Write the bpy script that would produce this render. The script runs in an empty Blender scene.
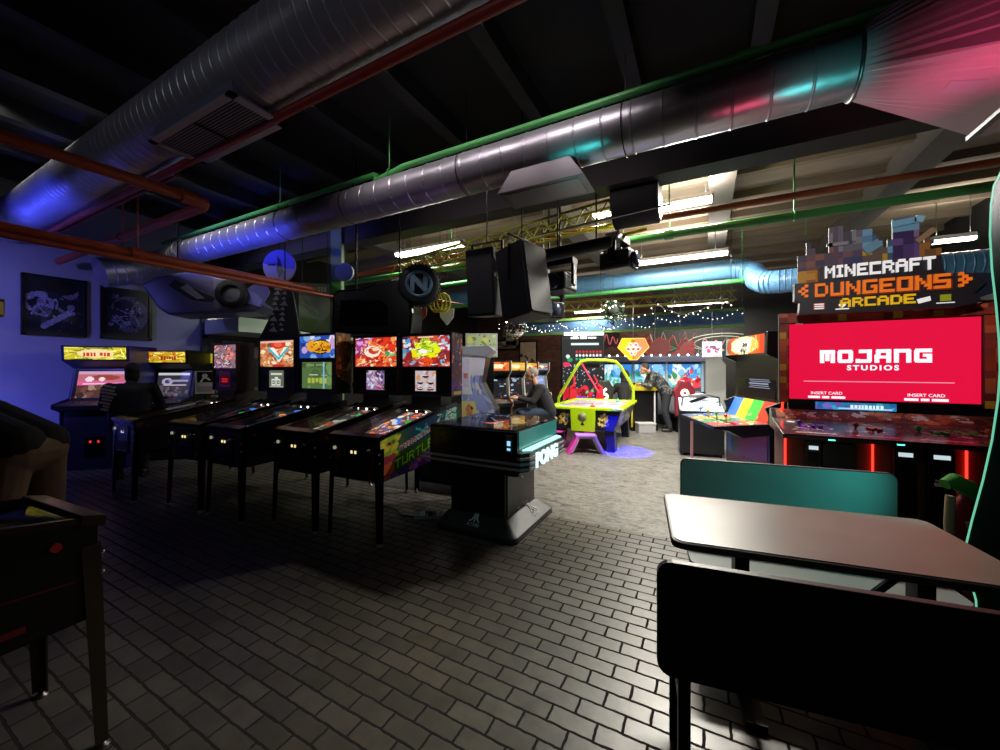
import bpy, math, random
import numpy as np
from mathutils import Vector, Matrix, Euler
S = bpy.context.scene
COL = S.collection
PI = math.pi
rad = math.radians
# ------------------------------------------------------------------ camera
FPX, CAMH, HOR, YAW = 385.0, 1.52, 368.0, rad(28.1)
FX, FY = -math.sin(YAW), math.cos(YAW)
RX, RY = math.cos(YAW), math.sin(YAW)
def W(px, py, d):
    l = (px - 500) / FPX * d
    return Vector((FX*d + RX*l, FY*d + RY*l, CAMH + (HOR - py) * d / FPX))
def G(px, py, z=0.0):
    return W(px, py, FPX * (CAMH - z) / (py - HOR))
cam_d = bpy.data.cameras.new('camera'); cam = bpy.data.objects.new('camera', cam_d); COL.objects.link(cam)
cam.location = (0, 0, CAMH); cam.rotation_euler = (PI/2, 0, YAW)
cam_d.sensor_width = 36; cam_d.lens = FPX/1000*36; cam_d.shift_y = -7/1000; cam_d.clip_start = .05
S.camera = cam
S.view_settings.view_transform = 'Standard'; S.view_settings.look = 'None'
S.view_settings.gamma = 1; S.view_settings.use_curve_mapping = False; S.view_settings.exposure = 0
try:
    S.cycles.use_denoising = True
    S.cycles.sample_clamp_indirect = 4
    S.cycles.max_bounces = 6
except Exception: pass
wd = bpy.data.worlds.new('world'); S.world = wd; wd.use_nodes = True
wd.node_tree.nodes['Background'].inputs[0].default_value = (.5, .5, .6, 1)
wd.node_tree.nodes['Background'].inputs[1].default_value = .02
# ------------------------------------------------------------------ colour and materials
def lin(c):
    return tuple(((x/12.92) if x <= .04045 else ((x+.055)/1.055)**2.4) for x in c[:3])
def hx(h):
    h = h.lstrip('#'); return tuple(int(h[i:i+2], 16)/255 for i in (0, 2, 4))
_M = {}
def mat(name, col, rough=.5, metal=0, emit=0, ecol=None, noise=0, nscale=20, bump=0, alpha=1):
    """col is an sRGB hex string"""
    if name in _M: return _M[name]
    m = bpy.data.materials.new(name); m.use_nodes = True; _M[name] = m
    nt = m.node_tree; b = nt.nodes['Principled BSDF']
    c = lin(hx(col))
    b.inputs['Base Color'].default_value = (*c, 1)
    b.inputs['Roughness'].default_value = rough; b.inputs['Metallic'].default_value = metal
    if emit:
        b.inputs['Emission Color'].default_value = (*lin(hx(ecol or col)), 1)
        b.inputs['Emission Strength'].default_value = emit
    tc = nt.nodes.new('ShaderNodeTexCoord'); n = nt.nodes.new('ShaderNodeTexNoise')
    n.inputs['Scale'].default_value = nscale; n.inputs['Detail'].default_value = 4
    nt.links.new(tc.outputs['Object'], n.inputs['Vector'])
    if noise:
        r = nt.nodes.new('ShaderNodeMix'); r.data_type = 'RGBA'
        r.inputs[6].default_value = (*[x*(1-noise) for x in c], 1); r.inputs[7].default_value = (*[min(1, x*(1+noise)) for x in c], 1)
        nt.links.new(n.outputs['Fac'], r.inputs[0]); nt.links.new(r.outputs[2], b.inputs['Base Color'])
    mr = nt.nodes.new('ShaderNodeMapRange')
    mr.inputs['To Min'].default_value = max(0, rough-.06); mr.inputs['To Max'].default_value = min(1, rough+.06)
    nt.links.new(n.outputs['Fac'], mr.inputs['Value']); nt.links.new(mr.outputs[0], b.inputs['Roughness'])
    if bump:
        bp = nt.nodes.new('ShaderNodeBump'); bp.inputs['Strength'].default_value = bump; bp.inputs['Distance'].default_value = .01
        nt.links.new(n.outputs['Fac'], bp.inputs['Height']); nt.links.new(bp.outputs[0], b.inputs['Normal'])
    return m
def glow(name, col, s):
    if name in _M: return _M[name]
    m = bpy.data.materials.new(name); m.use_nodes = True; _M[name] = m
    b = m.node_tree.nodes['Principled BSDF']; c = lin(hx(col))
    b.inputs['Base Color'].default_value = (*[x*.3 for x in c], 1)
    b.inputs['Emission Color'].default_value = (*c, 1); b.inputs['Emission Strength'].default_value = s
    return m
def glassmat(name='glass', tint='#ffffff', refl=.06, rough=.03):
    if name in _M: return _M[name]
    m = bpy.data.materials.new(name); m.use_nodes = True; _M[name] = m
    nt = m.node_tree; nt.nodes.clear()
    o = nt.nodes.new('ShaderNodeOutputMaterial'); t = nt.nodes.new('ShaderNodeBsdfTransparent'); g = nt.nodes.new('ShaderNodeBsdfGlossy')
    mx = nt.nodes.new('ShaderNodeMixShader'); lw = nt.nodes.new('ShaderNodeLayerWeight'); ad = nt.nodes.new('ShaderNodeMath'); ad.operation = 'ADD'; ad.use_clamp = True
    t.inputs[0].default_value = (*lin(hx(tint)), 1); g.inputs['Roughness'].default_value = rough
    lw.inputs['Blend'].default_value = .12; ad.inputs[1].default_value = refl
    nt.links.new(lw.outputs['Facing'], ad.inputs[0]); 
    pw = nt.nodes.new('ShaderNodeMath'); pw.operation = 'POWER'; pw.inputs[1].default_value = 3
    nt.links.new(lw.outputs['Facing'], pw.inputs[0]); nt.links.new(pw.outputs[0], ad.inputs[0])
    nt.links.new(ad.outputs[0], mx.inputs[0]); nt.links.new(t.outputs[0], mx.inputs[1]); nt.links.new(g.outputs[0], mx.inputs[2]); nt.links.new(mx.outputs[0], o.inputs[0])
    return m
def printmat(strength, rough=.35):
    """print whose own colours sit in the mesh; strength > 0 for a back-lit print or a screen"""
    k = 'print_%g_%g' % (strength, rough)
    if k in _M: return _M[k]
    m = bpy.data.materials.new(k); m.use_nodes = True; _M[k] = m
    nt = m.node_tree; b = nt.nodes['Principled BSDF']
    a = nt.nodes.new('ShaderNodeAttribute'); a.attribute_name = 'Col'
    b.inputs['Roughness'].default_value = rough; b.inputs['Specular IOR Level'].default_value = .1 if strength else .4
    if strength:
        b.inputs['Base Color'].default_value = (.008, .008, .008, 1)
        nt.links.new(a.outputs['Color'], b.inputs['Emission Color']); b.inputs['Emission Strength'].default_value = strength
    else:
        nt.links.new(a.outputs['Color'], b.inputs['Base Color'])
    return m
# ------------------------------------------------------------------ mesh builder
class MB:
    def __init__(s): s.v = []; s.f = []; s.sm = []
    def add(s, vs, fs, smooth=False):
        o = len(s.v); s.v += [Vector(v) for v in vs]
        for f in fs: s.f.append([o+i for i in f]); s.sm.append(smooth)
        return s
    def box(s, c, d, rot=None, taper=1):
        x, y, z = d[0]/2, d[1]/2, d[2]/2
        vs = [Vector((a*x*(taper if e > 0 else 1), b*y*(taper if e > 0 else 1), e*z)) for e in (-1, 1) for a, b in ((-1,-1),(1,-1),(1,1),(-1,1))]
        if rot is not None:
            R = Euler(rot).to_matrix(); vs = [R @ v for v in vs]
        c = Vector(c)
        return s.add([v+c for v in vs], [(3,2,1,0),(4,5,6,7),(0,1,5,4),(1,2,6,5),(2,3,7,6),(3,0,4,7)])
    def bb(s, x0, x1, y0, y1, z0, z1):
        return s.box(((x0+x1)/2, (y0+y1)/2, (z0+z1)/2), (x1-x0, y1-y0, z1-z0))
    def bar(s, p, q, w, h=None):
        p, q = Vector(p), Vector(q); h = h or w; d = (q-p).normalized()
        up = Vector((0,0,1)) if abs(d.z) < .95 else Vector((0,1,0))
        a = d.cross(up).normalized(); b = a.cross(d)
        vs = [e + a*i*w/2 + b*j*h/2 for e in (p, q) for i, j in ((-1,-1),(1,-1),(1,1),(-1,1))]
        return s.add(vs, [(0,1,2,3),(7,6,5,4),(4,5,1,0),(5,6,2,1),(6,7,3,2),(7,4,0,3)])
    def cyl(s, p, q, r, r2=None, n=16, caps=True):
        p, q = Vector(p), Vector(q); r2 = r if r2 is None else r2; d = (q-p).normalized()
        up = Vector((0,0,1)) if abs(d.z) < .95 else Vector((0,1,0))
        a = d.cross(up).normalized(); b = a.cross(d); vs = []
        for e, rr in ((p, r), (q, r2)):
            for i in range(n):
                t = 2*PI*i/n; vs.append(e + (a*math.cos(t) + b*math.sin(t))*rr)
        s.add(vs, [(i, (i+1) % n, n+(i+1) % n, n+i) for i in range(n)], True)
        if caps:
            s.add(vs[:n], [tuple(range(n))[::-1]]); s.add(vs[n:], [tuple(range(n))])
        return s
    def tube(s, pts, r, n=10, closed=False):
        pts = [Vector(p) for p in pts]; m = len(pts); vs = []; prev = None
        for i, p in enumerate(pts):
            if closed: d = (pts[(i+1) % m] - pts[i-1])
            else: d = pts[min(i+1, m-1)] - pts[max(i-1, 0)]
            d.normalize()
            if prev is None:
                up = Vector((0,0,1)) if abs(d.z) < .9 else Vector((1,0,0)); a = d.cross(up).normalized()
            else:
                a = prev - d*prev.dot(d); a.normalize()
            prev = a; b = d.cross(a)
            rr = r[i] if isinstance(r, (list, tuple)) else r
            vs += [p + (a*math.cos(2*PI*k/n) + b*math.sin(2*PI*k/n))*rr for k in range(n)]
        fs = [(i*n+k, i*n+(k+1) % n, ((i+1) % m)*n+(k+1) % n, ((i+1) % m)*n+k) for i in range(m if closed else m-1) for k in range(n)]
        s.add(vs, fs, True)
        if not closed: s.add(vs[:n], [tuple(range(n))[::-1]]); s.add(vs[-n:], [tuple(range(n))])
        return s
    def sph(s, c, r, n=16, m=10, rot=None):
        c = Vector(c); r = (r, r, r) if not isinstance(r, (tuple, list)) else r
        R = Euler(rot).to_matrix() if rot else Matrix.Identity(3)
        vs = []
        for j in range(m+1):
            t = PI*j/m
            for i in range(n):
                p = 2*PI*i/n
                vs.append(c + R @ Vector((r[0]*math.sin(t)*math.cos(p), r[1]*math.sin(t)*math.sin(p), -r[2]*math.cos(t))))
        return s.add(vs, [(j*n+i, j*n+(i+1) % n, (j+1)*n+(i+1) % n, (j+1)*n+i) for j in range(m) for i in range(n)], True)
    def prism(s, pts, x0, x1, axis='x'):
        """pts (a,b) outline; axis x: pts are (y,z); y: (x,z); z: (x,y)"""
        def mk(p, t):
            return {'x': (t, p[0], p[1]), 'y': (p[0], t, p[1]), 'z': (p[0], p[1], t)}[axis]
        n = len(pts); vs = [mk(p, x0) for p in pts] + [mk(p, x1) for p in pts]
        return s.add(vs, [tuple(range(n))[::-1], tuple(range(n, 2*n))] + [(i, (i+1) % n, n+(i+1) % n, n+i) for i in range(n)])
    def lathe(s, prof, c=(0,0,0), n=24):
        c = Vector(c); vs = [c + Vector((r*math.cos(2*PI*i/n), r*math.sin(2*PI*i/n), z)) for r, z in prof for i in range(n)]
        return s.add(vs, [(j*n+i, j*n+(i+1) % n, (j+1)*n+(i+1) % n, (j+1)*n+i) for j in range(len(prof)-1) for i in range(n)], True)
    def xf(s, M):
        s.v = [M @ v for v in s.v]; return s
    def build(s, name, m, parent=None, bevel=0, loc=None, rot=None, seg=2):
        me = bpy.data.meshes.new(name); me.from_pydata([tuple(v) for v in s.v], [], s.f); me.polygons.foreach_set('use_smooth', s.sm)
        me.update(); me.materials.append(m)
        import bmesh
        bm = bmesh.new(); bm.from_mesh(me); bmesh.ops.recalc_face_normals(bm, faces=bm.faces); bm.to_mesh(me); bm.free()
        o = bpy.data.objects.new(name, me); COL.objects.link(o)
        if parent is not None: o.parent = parent
        if loc is not None: o.location = loc
        if rot is not None: o.rotation_euler = rot
        if bevel:
            b = o.modifiers.new('bevel', 'BEVEL'); b.width = bevel; b.segments = seg; b.limit_method = 'ANGLE'
        return o
def tag(o, label, cat, group=None, kind=None):
    if label: o['label'] = label
    if cat: o['category'] = cat
    if group: o['group'] = group
    if kind: o['kind'] = kind
    return o
def thing(name, label, cat, loc=(0,0,0), rz=0, group=None):
    o = bpy.data.objects.new(name, None); COL.objects.link(o); o.location = loc; o.rotation_euler = (0, 0, rz)
    o.empty_display_size = .1
    return tag(o, label, cat, group)
def struct(o):
    o['kind'] = 'structure'; return o
def copy_tree(o, parent=None):
    c = o.copy(); COL.objects.link(c); c.parent = parent
    for ch in list(o.children): copy_tree(ch, c)
    return c
def rrect(x0, x1, z0, z1, r, n=5):
    out = []
    for cx, cz, a in ((x1-r, z0+r, -90), (x1-r, z1-r, 0), (x0+r, z1-r, 90), (x0+r, z0+r, 180)):
        for i in range(n+1):
            t = rad(a + 90*i/n); out.append((cx + r*math.cos(t), cz + r*math.sin(t)))
    return out
# ------------------------------------------------------------------ pixel letters and printed panels
PF = {}
_rows = """A 01110 10001 11111 10001 10001
B 11110 10001 11110 10001 11110
C 11111 10000 10000 10000 11111
D 11110 10001 10001 10001 11110
E 11111 10000 11110 10000 11111
F 11111 10000 11110 10000 10000
G 11111 10000 10011 10001 11111
H 10001 10001 11111 10001 10001
I 111 010 010 010 111
J 00011 00001 00001 10001 11111
K 10010 10100 11000 10100 10010
L 10000 10000 10000 10000 11111
M 10001 11011 10101 10001 10001
N 10001 11001 10101 10011 10001
O 11111 10001 10001 10001 11111
P 11111 10001 11111 10000 10000
Q 11110 10010 10110 10010 11111
R 11110 10001 11110 10010 10001
S 11111 10000 11111 00001 11111
T 11111 00100 00100 00100 00100
U 10001 10001 10001 10001 11111
V 10001 10001 01010 01010 00100
W 10001 10001 10101 11011 10001
X 10001 01010 00100 01010 10001
Y 10001 01010 00100 00100 00100
Z 11111 00010 00100 01000 11111
0 11111 10001 10101 10001 11111
1 010 110 010 010 111
2 11111 00001 11111 10000 11111
3 11111 00001 01111 00001 11111
4 10001 10001 11111 00001 00001
5 11111 10000 11111 00001 11111
6 11111 10000 11111 10001 11111
7 11111 00001 00010 00100 00100
8 11111 10001 11111 10001 11111
9 11111 10001 11111 00001 11111
- 000 000 111 000 000
! 1 1 1 0 1
. 0 0 0 0 1
: 0 1 0 1 0"""
for l in _rows.split('\n'):
    p = l.split(' '); PF[p[0]] = [[int(c) for c in r] for r in p[1:]]
class Cv:
    """a small sheet of coloured cells; u to the right, v up, both 0..1"""
    def __init__(s, w, h, bg='#000000', seed=1):
        s.w, s.h = w, h; s.a = np.zeros((h, w, 3)); s.a[:] = hx(bg); s.r = random.Random(seed)
        s.Y, s.X = np.mgrid[0:h, 0:w]; s.U = (s.X+.5)/w; s.V = (s.Y+.5)/h
    def rect(s, u0, v0, u1, v1, c):
        s.a[(s.U >= u0) & (s.U < u1) & (s.V >= v0) & (s.V < v1)] = hx(c); return s
    def ell(s, u, v, ru, rv, c, rot=0):
        dx, dy = s.U-u, (s.V-v); ca, sa = math.cos(rot), math.sin(rot)
        k = s.h/s.w
        X = dx*ca + dy*k*sa; Y = (-dx*sa/k + dy*ca)
        s.a[(X/ru)**2 + (Y/rv)**2 < 1] = hx(c); return s
    def poly(s, pts, c):
        m = np.zeros(s.U.shape, bool); n = len(pts)
        for i in range(n):
            (x0, y0), (x1, y1) = pts[i], pts[(i+1) % n]
            if y0 == y1: continue
            cr = ((s.V < y0) != (s.V < y1)) & (s.U < (x1-x0)*(s.V-y0)/(y1-y0) + x0)
            m ^= cr
        s.a[m] = hx(c); return s
    def line(s, u0, v0, u1, v1, t, c):
        k = s.h/s.w; dx, dy = u1-u0, (v1-v0)*k; L = dx*dx+dy*dy
        tt = np.clip(((s.U-u0)*dx + (s.V-v0)*k*dy)/L, 0, 1)
        D = np.hypot(s.U-u0-tt*dx, (s.V-v0)*k-tt*dy); s.a[D < t] = hx(c); return s
    def blobs(s, n, pal, rmin, rmax, box=(0,0,1,1)):
        k = s.h/s.w
        for _ in range(n):
            u = s.r.uniform(box[0], box[2]); v = s.r.uniform(box[1], box[3]); q = s.r.uniform(rmin, rmax)
            s.ell(u, v, q, q/k*s.r.uniform(.4, 1), s.r.choice(pal), s.r.uniform(0, 3))
        return s
    def strokes(s, n, pal, t, box=(0,0,1,1), L=.3):
        for _ in range(n):
            u = s.r.uniform(box[0], box[2]); v = s.r.uniform(box[1], box[3]); a = s.r.uniform(0, 6.3)
            s.line(u, v, min(max(u+L*math.cos(a), box[0]), box[2]), min(max(v+L*math.sin(a), box[1]), box[3]), t*s.r.uniform(.5, 1.2), s.r.choice(pal))
        return s
    def text(s, body, u, v, hh, c, align='c', sx=1, slant=0):
        """hh letter height in v; centred at u, bottom at v"""
        ch = max(1, round(hh*s.h/5)); cw = max(1, round(ch*sx)); total = 0
        for ci in body: total += ((len(PF[ci][0]) if ci in PF else 2)+1)*cw
        x = int(u*s.w - total/2) if align == 'c' else int(u*s.w); y0 = int(v*s.h)
        for ci in body:
            if ci == '~':
                k_ = s.r.choice((2, 3, 3)); ya = y0 + s.r.choice((0, 0, 1))*ch
                if x >= 0 and ya >= 0: s.a[ya:y0+5*ch, x:x+k_*cw] = hx(c)
                x += (k_+1)*cw
            elif ci in PF:
                g = PF[ci]
                for r in range(5):
                    for k, b in enumerate(g[r]):
                        if b:
                            xa = x+k*cw + int(slant*(4-r)*ch); ya = y0+(4-r)*ch
                            if xa >= 0 and ya >= 0: s.a[ya:ya+ch, xa:xa+cw] = hx(c)
                x += (len(g[0])+1)*cw
            else: x += 3*cw
        return s
    def grain(s, amt):
        q = np.random.RandomState(s.w*7+s.h).uniform(1-amt, 1+amt, s.a.shape[:2])
        s.a = np.clip(s.a*q[:, :, None], 0, 1); return s
    def sheet(s, name, fn, m, parent=None):
        nx, ny = s.w, s.h
        vs = [tuple(fn(i/nx, j/ny)) for j in range(ny+1) for i in range(nx+1)]
        fs = [(j*(nx+1)+i, j*(nx+1)+i+1, (j+1)*(nx+1)+i+1, (j+1)*(nx+1)+i) for j in range(ny) for i in range(nx)]
        me = bpy.data.meshes.new(name); me.from_pydata(vs, [], fs); me.update()
        L = np.where(s.a <= .04045, s.a/12.92, ((s.a+.055)/1.055)**2.4).reshape(-1, 3)
        c = np.ones((len(fs)*4, 4)); c[:, :3] = np.repeat(L, 4, axis=0)
        at = me.color_attributes.new('Col', 'FLOAT_COLOR', 'CORNER'); at.data.foreach_set('color', c.astype(np.float32).ravel())
        me.materials.append(m); o = bpy.data.objects.new(name, me); COL.objects.link(o)
        if parent is not None: o.parent = parent
        return o
    def front(s, name, x0, x1, z0, z1, y, m, parent=None, tilt=0):
        return s.sheet(name, lambda u, v: (x0+(x1-x0)*u, y + tilt*v, z0+(z1-z0)*v), m, parent)
_font_cache = {}
def lettering(body, size, m, parent, loc, rot=(PI/2, 0, 0), ext=.004, name='lettering', space=1, sx=1, off=0):
    cu = bpy.data.curves.new('t', 'FONT'); cu.body = body; cu.size = size; cu.extrude = ext; cu.align_x = 'CENTER'; cu.align_y = 'CENTER'
    cu.space_character = space; cu.offset = off; cu.resolution_u = 3
    o = bpy.data.objects.new('t', cu); COL.objects.link(o); bpy.context.view_layer.update()
    me = bpy.data.meshes.new_from_object(o.evaluated_get(bpy.context.evaluated_depsgraph_get())); bpy.data.objects.remove(o)
    for v in me.vertices: v.co.x *= sx
    me.materials.clear(); me.materials.append(m)
    r = bpy.data.objects.new(name, me); COL.objects.link(r); r.parent = parent; r.location = loc; r.rotation_euler = rot
    return r
def blocktext(body, cell, m, parent, loc, depth=.01, name='lettering', rows=1, sx=1, slant=0):
    mb = MB(); tot = sum((len(PF[c][0])+1) if c in PF else 3 for c in body)-1; x = -tot*cell*sx/2
    for c in body:
        if c not in PF: x += 3*cell*sx; continue
        g = PF[c]
        for r in range(5):
            k = 0
            while k < len(g[r]):
                if g[r][k]:
                    e = k
                    while e < len(g[r]) and g[r][e]: e += 1
                    mb.bb(x+k*cell*sx, x+e*cell*sx, -depth, 0, (4-r)*cell*rows, (5-r)*cell*rows+1e-4); k = e
                else: k += 1
        x += (len(g[0])+1)*cell*sx
    return mb.build(name, m, parent, loc=loc)
def apply_mods(o):
    bpy.context.view_layer.update()
    me = bpy.data.meshes.new_from_object(o.evaluated_get(bpy.context.evaluated_depsgraph_get()))
    o.modifiers.clear(); old = o.data; o.data = me; bpy.data.meshes.remove(old); return o
# ------------------------------------------------------------------ common materials
BLK = mat('black_laminate', '#0b0b0d', .35)
BLKM = mat('black_metal', '#121214', .4, .6)
BLKR = mat('black_rough', '#0c0c0e', .75)
CHROME = mat('chrome', '#c8c8cc', .15, 1)
STEEL = mat('brushed_steel', '#8c8c90', .35, 1)
GREY = mat('grey_plastic', '#5a5b60', .5)
WHITE = mat('white_plastic', '#d8d8d8', .5)
GREENP = mat('green_pipe_paint', '#3f8f4a', .4, 0, noise=.15, nscale=6)
ORANGEP = mat('orange_pipe_paint', '#a04326', .42, 0, noise=.2, nscale=6)
REDP = mat('red_pipe_paint', '#8a2a20', .45, 0, noise=.15, nscale=6)
LIME = mat('lime_paint', '#b4d414', .35)
GLASS = glassmat()
TUBE = glow('fluorescent_tube', '#fff6e0', 10)
# ------------------------------------------------------------------ the room
def brick_floor():
    m = bpy.data.materials.new('brick_paving'); m.use_nodes = True; nt = m.node_tree; b = nt.nodes['Principled BSDF']
    tc = nt.nodes.new('ShaderNodeTexCoord'); br = nt.nodes.new('ShaderNodeTexBrick'); n = nt.nodes.new('ShaderNodeTexNoise')
    br.offset = .5; br.inputs['Scale'].default_value = 1
    br.inputs['Brick Width'].default_value = .2; br.inputs['Row Height'].default_value = .092
    br.inputs['Mortar Size'].default_value = .0065; br.inputs['Mortar Smooth'].default_value = .25
    br.inputs['Color1'].default_value = (*lin(hx('#625d52')), 1); br.inputs['Color2'].default_value = (*lin(hx('#4d493f')), 1)
    br.inputs['Mortar'].default_value = (*lin(hx('#0c0b0a')), 1)
    nw = nt.nodes.new('ShaderNodeTexNoise'); nw.inputs['Scale'].default_value = 22; nw.inputs['Detail'].default_value = 3; nt.links.new(tc.outputs['Object'], nw.inputs['Vector'])
    vs = nt.nodes.new('ShaderNodeVectorMath'); vs.operation = 'MULTIPLY_ADD'; vs.inputs[1].default_value = (.012, .012, 0); nt.links.new(nw.outputs['Color'], vs.inputs[0]); nt.links.new(tc.outputs['Object'], vs.inputs[2])
    nt.links.new(vs.outputs[0], br.inputs['Vector'])
    n.inputs['Scale'].default_value = 11; n.inputs['Detail'].default_value = 9; n.inputs['Roughness'].default_value = .65; nt.links.new(tc.outputs['Object'], n.inputs['Vector'])
    mx = nt.nodes.new('ShaderNodeMix'); mx.data_type = 'RGBA'; mx.blend_type = 'MULTIPLY'; mx.inputs[0].default_value = .55
    rp = nt.nodes.new('ShaderNodeValToRGB'); rp.color_ramp.elements[0].color = (.35,.33,.3,1); rp.color_ramp.elements[1].color = (1,1,1,1)
    rp.color_ramp.elements[0].position = .3; rp.color_ramp.elements[1].position = .62
    nt.links.new(n.outputs['Fac'], rp.inputs[0]); nt.links.new(br.outputs['Color'], mx.inputs[6]); nt.links.new(rp.outputs[0], mx.inputs[7])
    nt.links.new(mx.outputs[2], b.inputs['Base Color'])
    mr = nt.nodes.new('ShaderNodeMapRange'); b.inputs['IOR'].default_value = 1.6; mr.inputs['To Min'].default_value = .28; mr.inputs['To Max'].default_value = .46
    mxr = nt.nodes.new('ShaderNodeMath'); mxr.operation = 'MAXIMUM'; nt.links.new(n.outputs['Fac'], mr.inputs['Value']); nt.links.new(mr.outputs[0], mxr.inputs[0]); nt.links.new(br.outputs['Fac'], mxr.inputs[1]); nt.links.new(mxr.outputs[0], b.inputs['Roughness'])
    sb = nt.nodes.new('ShaderNodeMath'); sb.operation = 'MULTIPLY_ADD'; sb.inputs[1].default_value = -1; 
    n2 = nt.nodes.new('ShaderNodeMath'); n2.operation = 'MULTIPLY'; n2.inputs[1].default_value = .25
    nt.links.new(n.outputs['Fac'], n2.inputs[0]); nt.links.new(br.outputs['Fac'], sb.inputs[0]); nt.links.new(n2.outputs[0], sb.inputs[2])
    bp = nt.nodes.new('ShaderNodeBump'); bp.inputs['Strength'].default_value = .6; bp.inputs['Distance'].default_value = .006
    nt.links.new(sb.outputs[0], bp.inputs['Height']); nt.links.new(bp.outputs[0], b.inputs['Normal'])
    return m
def concrete_floor():
    m = bpy.data.materials.new('stained_concrete'); m.use_nodes = True; nt = m.node_tree; b = nt.nodes['Principled BSDF']
    tc = nt.nodes.new('ShaderNodeTexCoord'); n = nt.nodes.new('ShaderNodeTexNoise'); n2 = nt.nodes.new('ShaderNodeTexNoise')
    mp = nt.nodes.new('ShaderNodeMapping'); mp.inputs['Rotation'].default_value = (0, 0, rad(-20)); mp.inputs['Scale'].default_value = (1, 2.6, 1)
    nt.links.new(tc.outputs['Object'], mp.inputs[0])
    n.inputs['Scale'].default_value = 4.5; n.inputs['Detail'].default_value = 14; n.inputs['Roughness'].default_value = .78; n.inputs['Distortion'].default_value = 1.8
    n2.inputs['Scale'].default_value = 30; n2.inputs['Detail'].default_value = 6
    nt.links.new(mp.outputs[0], n.inputs['Vector']); nt.links.new(tc.outputs['Object'], n2.inputs['Vector'])
    rp = nt.nodes.new('ShaderNodeValToRGB'); e = rp.color_ramp.elements
    e[0].position = .36; e[0].color = (*lin(hx('#242323')), 1); e[1].position = .5; e[1].color = (*lin(hx('#74726c')), 1)
    e.new(.44).color = (*lin(hx('#5c5a56')), 1); e.new(.7).color = (*lin(hx('#908d86')), 1)
    nt.links.new(n.outputs['Fac'], rp.inputs[0])
    mx = nt.nodes.new('ShaderNodeMix'); mx.data_type = 'RGBA'; mx.blend_type = 'OVERLAY'; mx.inputs[0].default_value = .35
    nt.links.new(rp.outputs[0], mx.inputs[6]); nt.links.new(n2.outputs['Fac'], mx.inputs[7])
    n3 = nt.nodes.new('ShaderNodeTexNoise'); n3.inputs['Scale'].default_value = 3.2; n3.inputs['Detail'].default_value = 7; n3.inputs['Roughness'].default_value = .6; n3.inputs['Distortion'].default_value = 2.2
    nt.links.new(mp.outputs[0], n3.inputs['Vector'])
    r3 = nt.nodes.new('ShaderNodeValToRGB'); e3 = r3.color_ramp.elements; e3[0].position = .475; e3[0].color = (1,1,1,1); e3[1].position = .5; e3[1].color = (.2,.2,.21,1); e3.new(.525).color = (1,1,1,1)
    nt.links.new(n3.outputs['Fac'], r3.inputs[0])
    m3 = nt.nodes.new('ShaderNodeMix'); m3.data_type = 'RGBA'; m3.blend_type = 'MULTIPLY'; m3.inputs[0].default_value = .75
    nt.links.new(mx.outputs[2], m3.inputs[6]); nt.links.new(r3.outputs[0], m3.inputs[7]); nt.links.new(m3.outputs[2], b.inputs['Base Color'])
    mr = nt.nodes.new('ShaderNodeMapRange'); mr.inputs['To Min'].default_value = .22; mr.inputs['To Max'].default_value = .5
    nt.links.new(n2.outputs['Fac'], mr.inputs['Value']); nt.links.new(mr.outputs[0], b.inputs['Roughness'])
    bp = nt.nodes.new('ShaderNodeBump'); bp.inputs['Strength'].default_value = .25; bp.inputs['Distance'].default_value = .005
    nt.links.new(n.outputs['Fac'], bp.inputs['Height']); nt.links.new(bp.outputs[0], b.inputs['Normal'])
    return m
XL, XR, YF, YB, ZC = -9.2, 4.2, -2.6, 15.0, 4.4
YE = 3.74
struct(MB().bb(XL-.2, XR+.2, YF-.2, YE, -.1, 0).build('floor', brick_floor()))
struct(MB().bb(XL-.2, XR+.2, YE, YB+.2, -.1, 0).build('floor_concrete', concrete_floor()))
DARKC = mat('dark_ceiling_paint', '#0b0b0c', .8, noise=.3, nscale=3)
TANC = mat('tan_ceiling_paint', '#8a7a68', .85, noise=.25, nscale=2)
struct(MB().bb(XL-.2, XR+.2, YF-.2, 4.9, ZC, ZC+.1).build('ceiling', DARKC))
struct(MB().bb(XL-.2, XR+.2, 4.9, YB+.2, ZC, ZC+.1).build('ceiling_back', TANC))
LW = mat('pale_wall_paint', '#9a9aa2', .7, noise=.08, nscale=3)
struct(MB().bb(XL-.2, XL, YF-.2, 4.1, 0, ZC).build('wall_left', LW))
struct(MB().bb(XL-.2, XL, 4.1, YB+.2, 0, ZC).build('wall_left_back', mat('dark_wall', '#23221f', .8)))
struct(MB().bb(XL-.2, XR+.2, YF-.2, YF, 0, ZC).build('wall_front', BLKR))
struct(MB().bb(XR, XR+.2, YF-.2, YB+.2, 0, ZC).build('wall_right', mat('dark_wall_right', '#1d1b1e', .8)))
def brickwall():
    m = bpy.data.materials.new('red_brick_wall'); m.use_nodes = True; nt = m.node_tree; b = nt.nodes['Principled BSDF']
    tc = nt.nodes.new('ShaderNodeTexCoord'); mp = nt.nodes.new('ShaderNodeMapping'); mp.inputs['Rotation'].default_value = (rad(90), 0, 0)
    br = nt.nodes.new('ShaderNodeTexBrick'); br.inputs['Scale'].default_value = 1; br.inputs['Brick Width'].default_value = .22; br.inputs['Row Height'].default_value = .075
    br.inputs['Mortar Size'].default_value = .008; br.inputs['Color1'].default_value = (*lin(hx('#6e4030')), 1); br.inputs['Color2'].default_value = (*lin(hx('#4c2c22')), 1)
    br.inputs['Mortar'].default_value = (*lin(hx('#4a423b')), 1)
    nt.links.new(tc.outputs['Object'], mp.inputs[0]); nt.links.new(mp.outputs[0], br.inputs['Vector']); nt.links.new(br.outputs['Color'], b.inputs['Base Color'])
    b.inputs['Roughness'].default_value = .85
    return m
struct(MB().bb(XL-.2, -1.7, YB, YB+.2, 0, ZC).build('wall_back', brickwall()))
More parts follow.
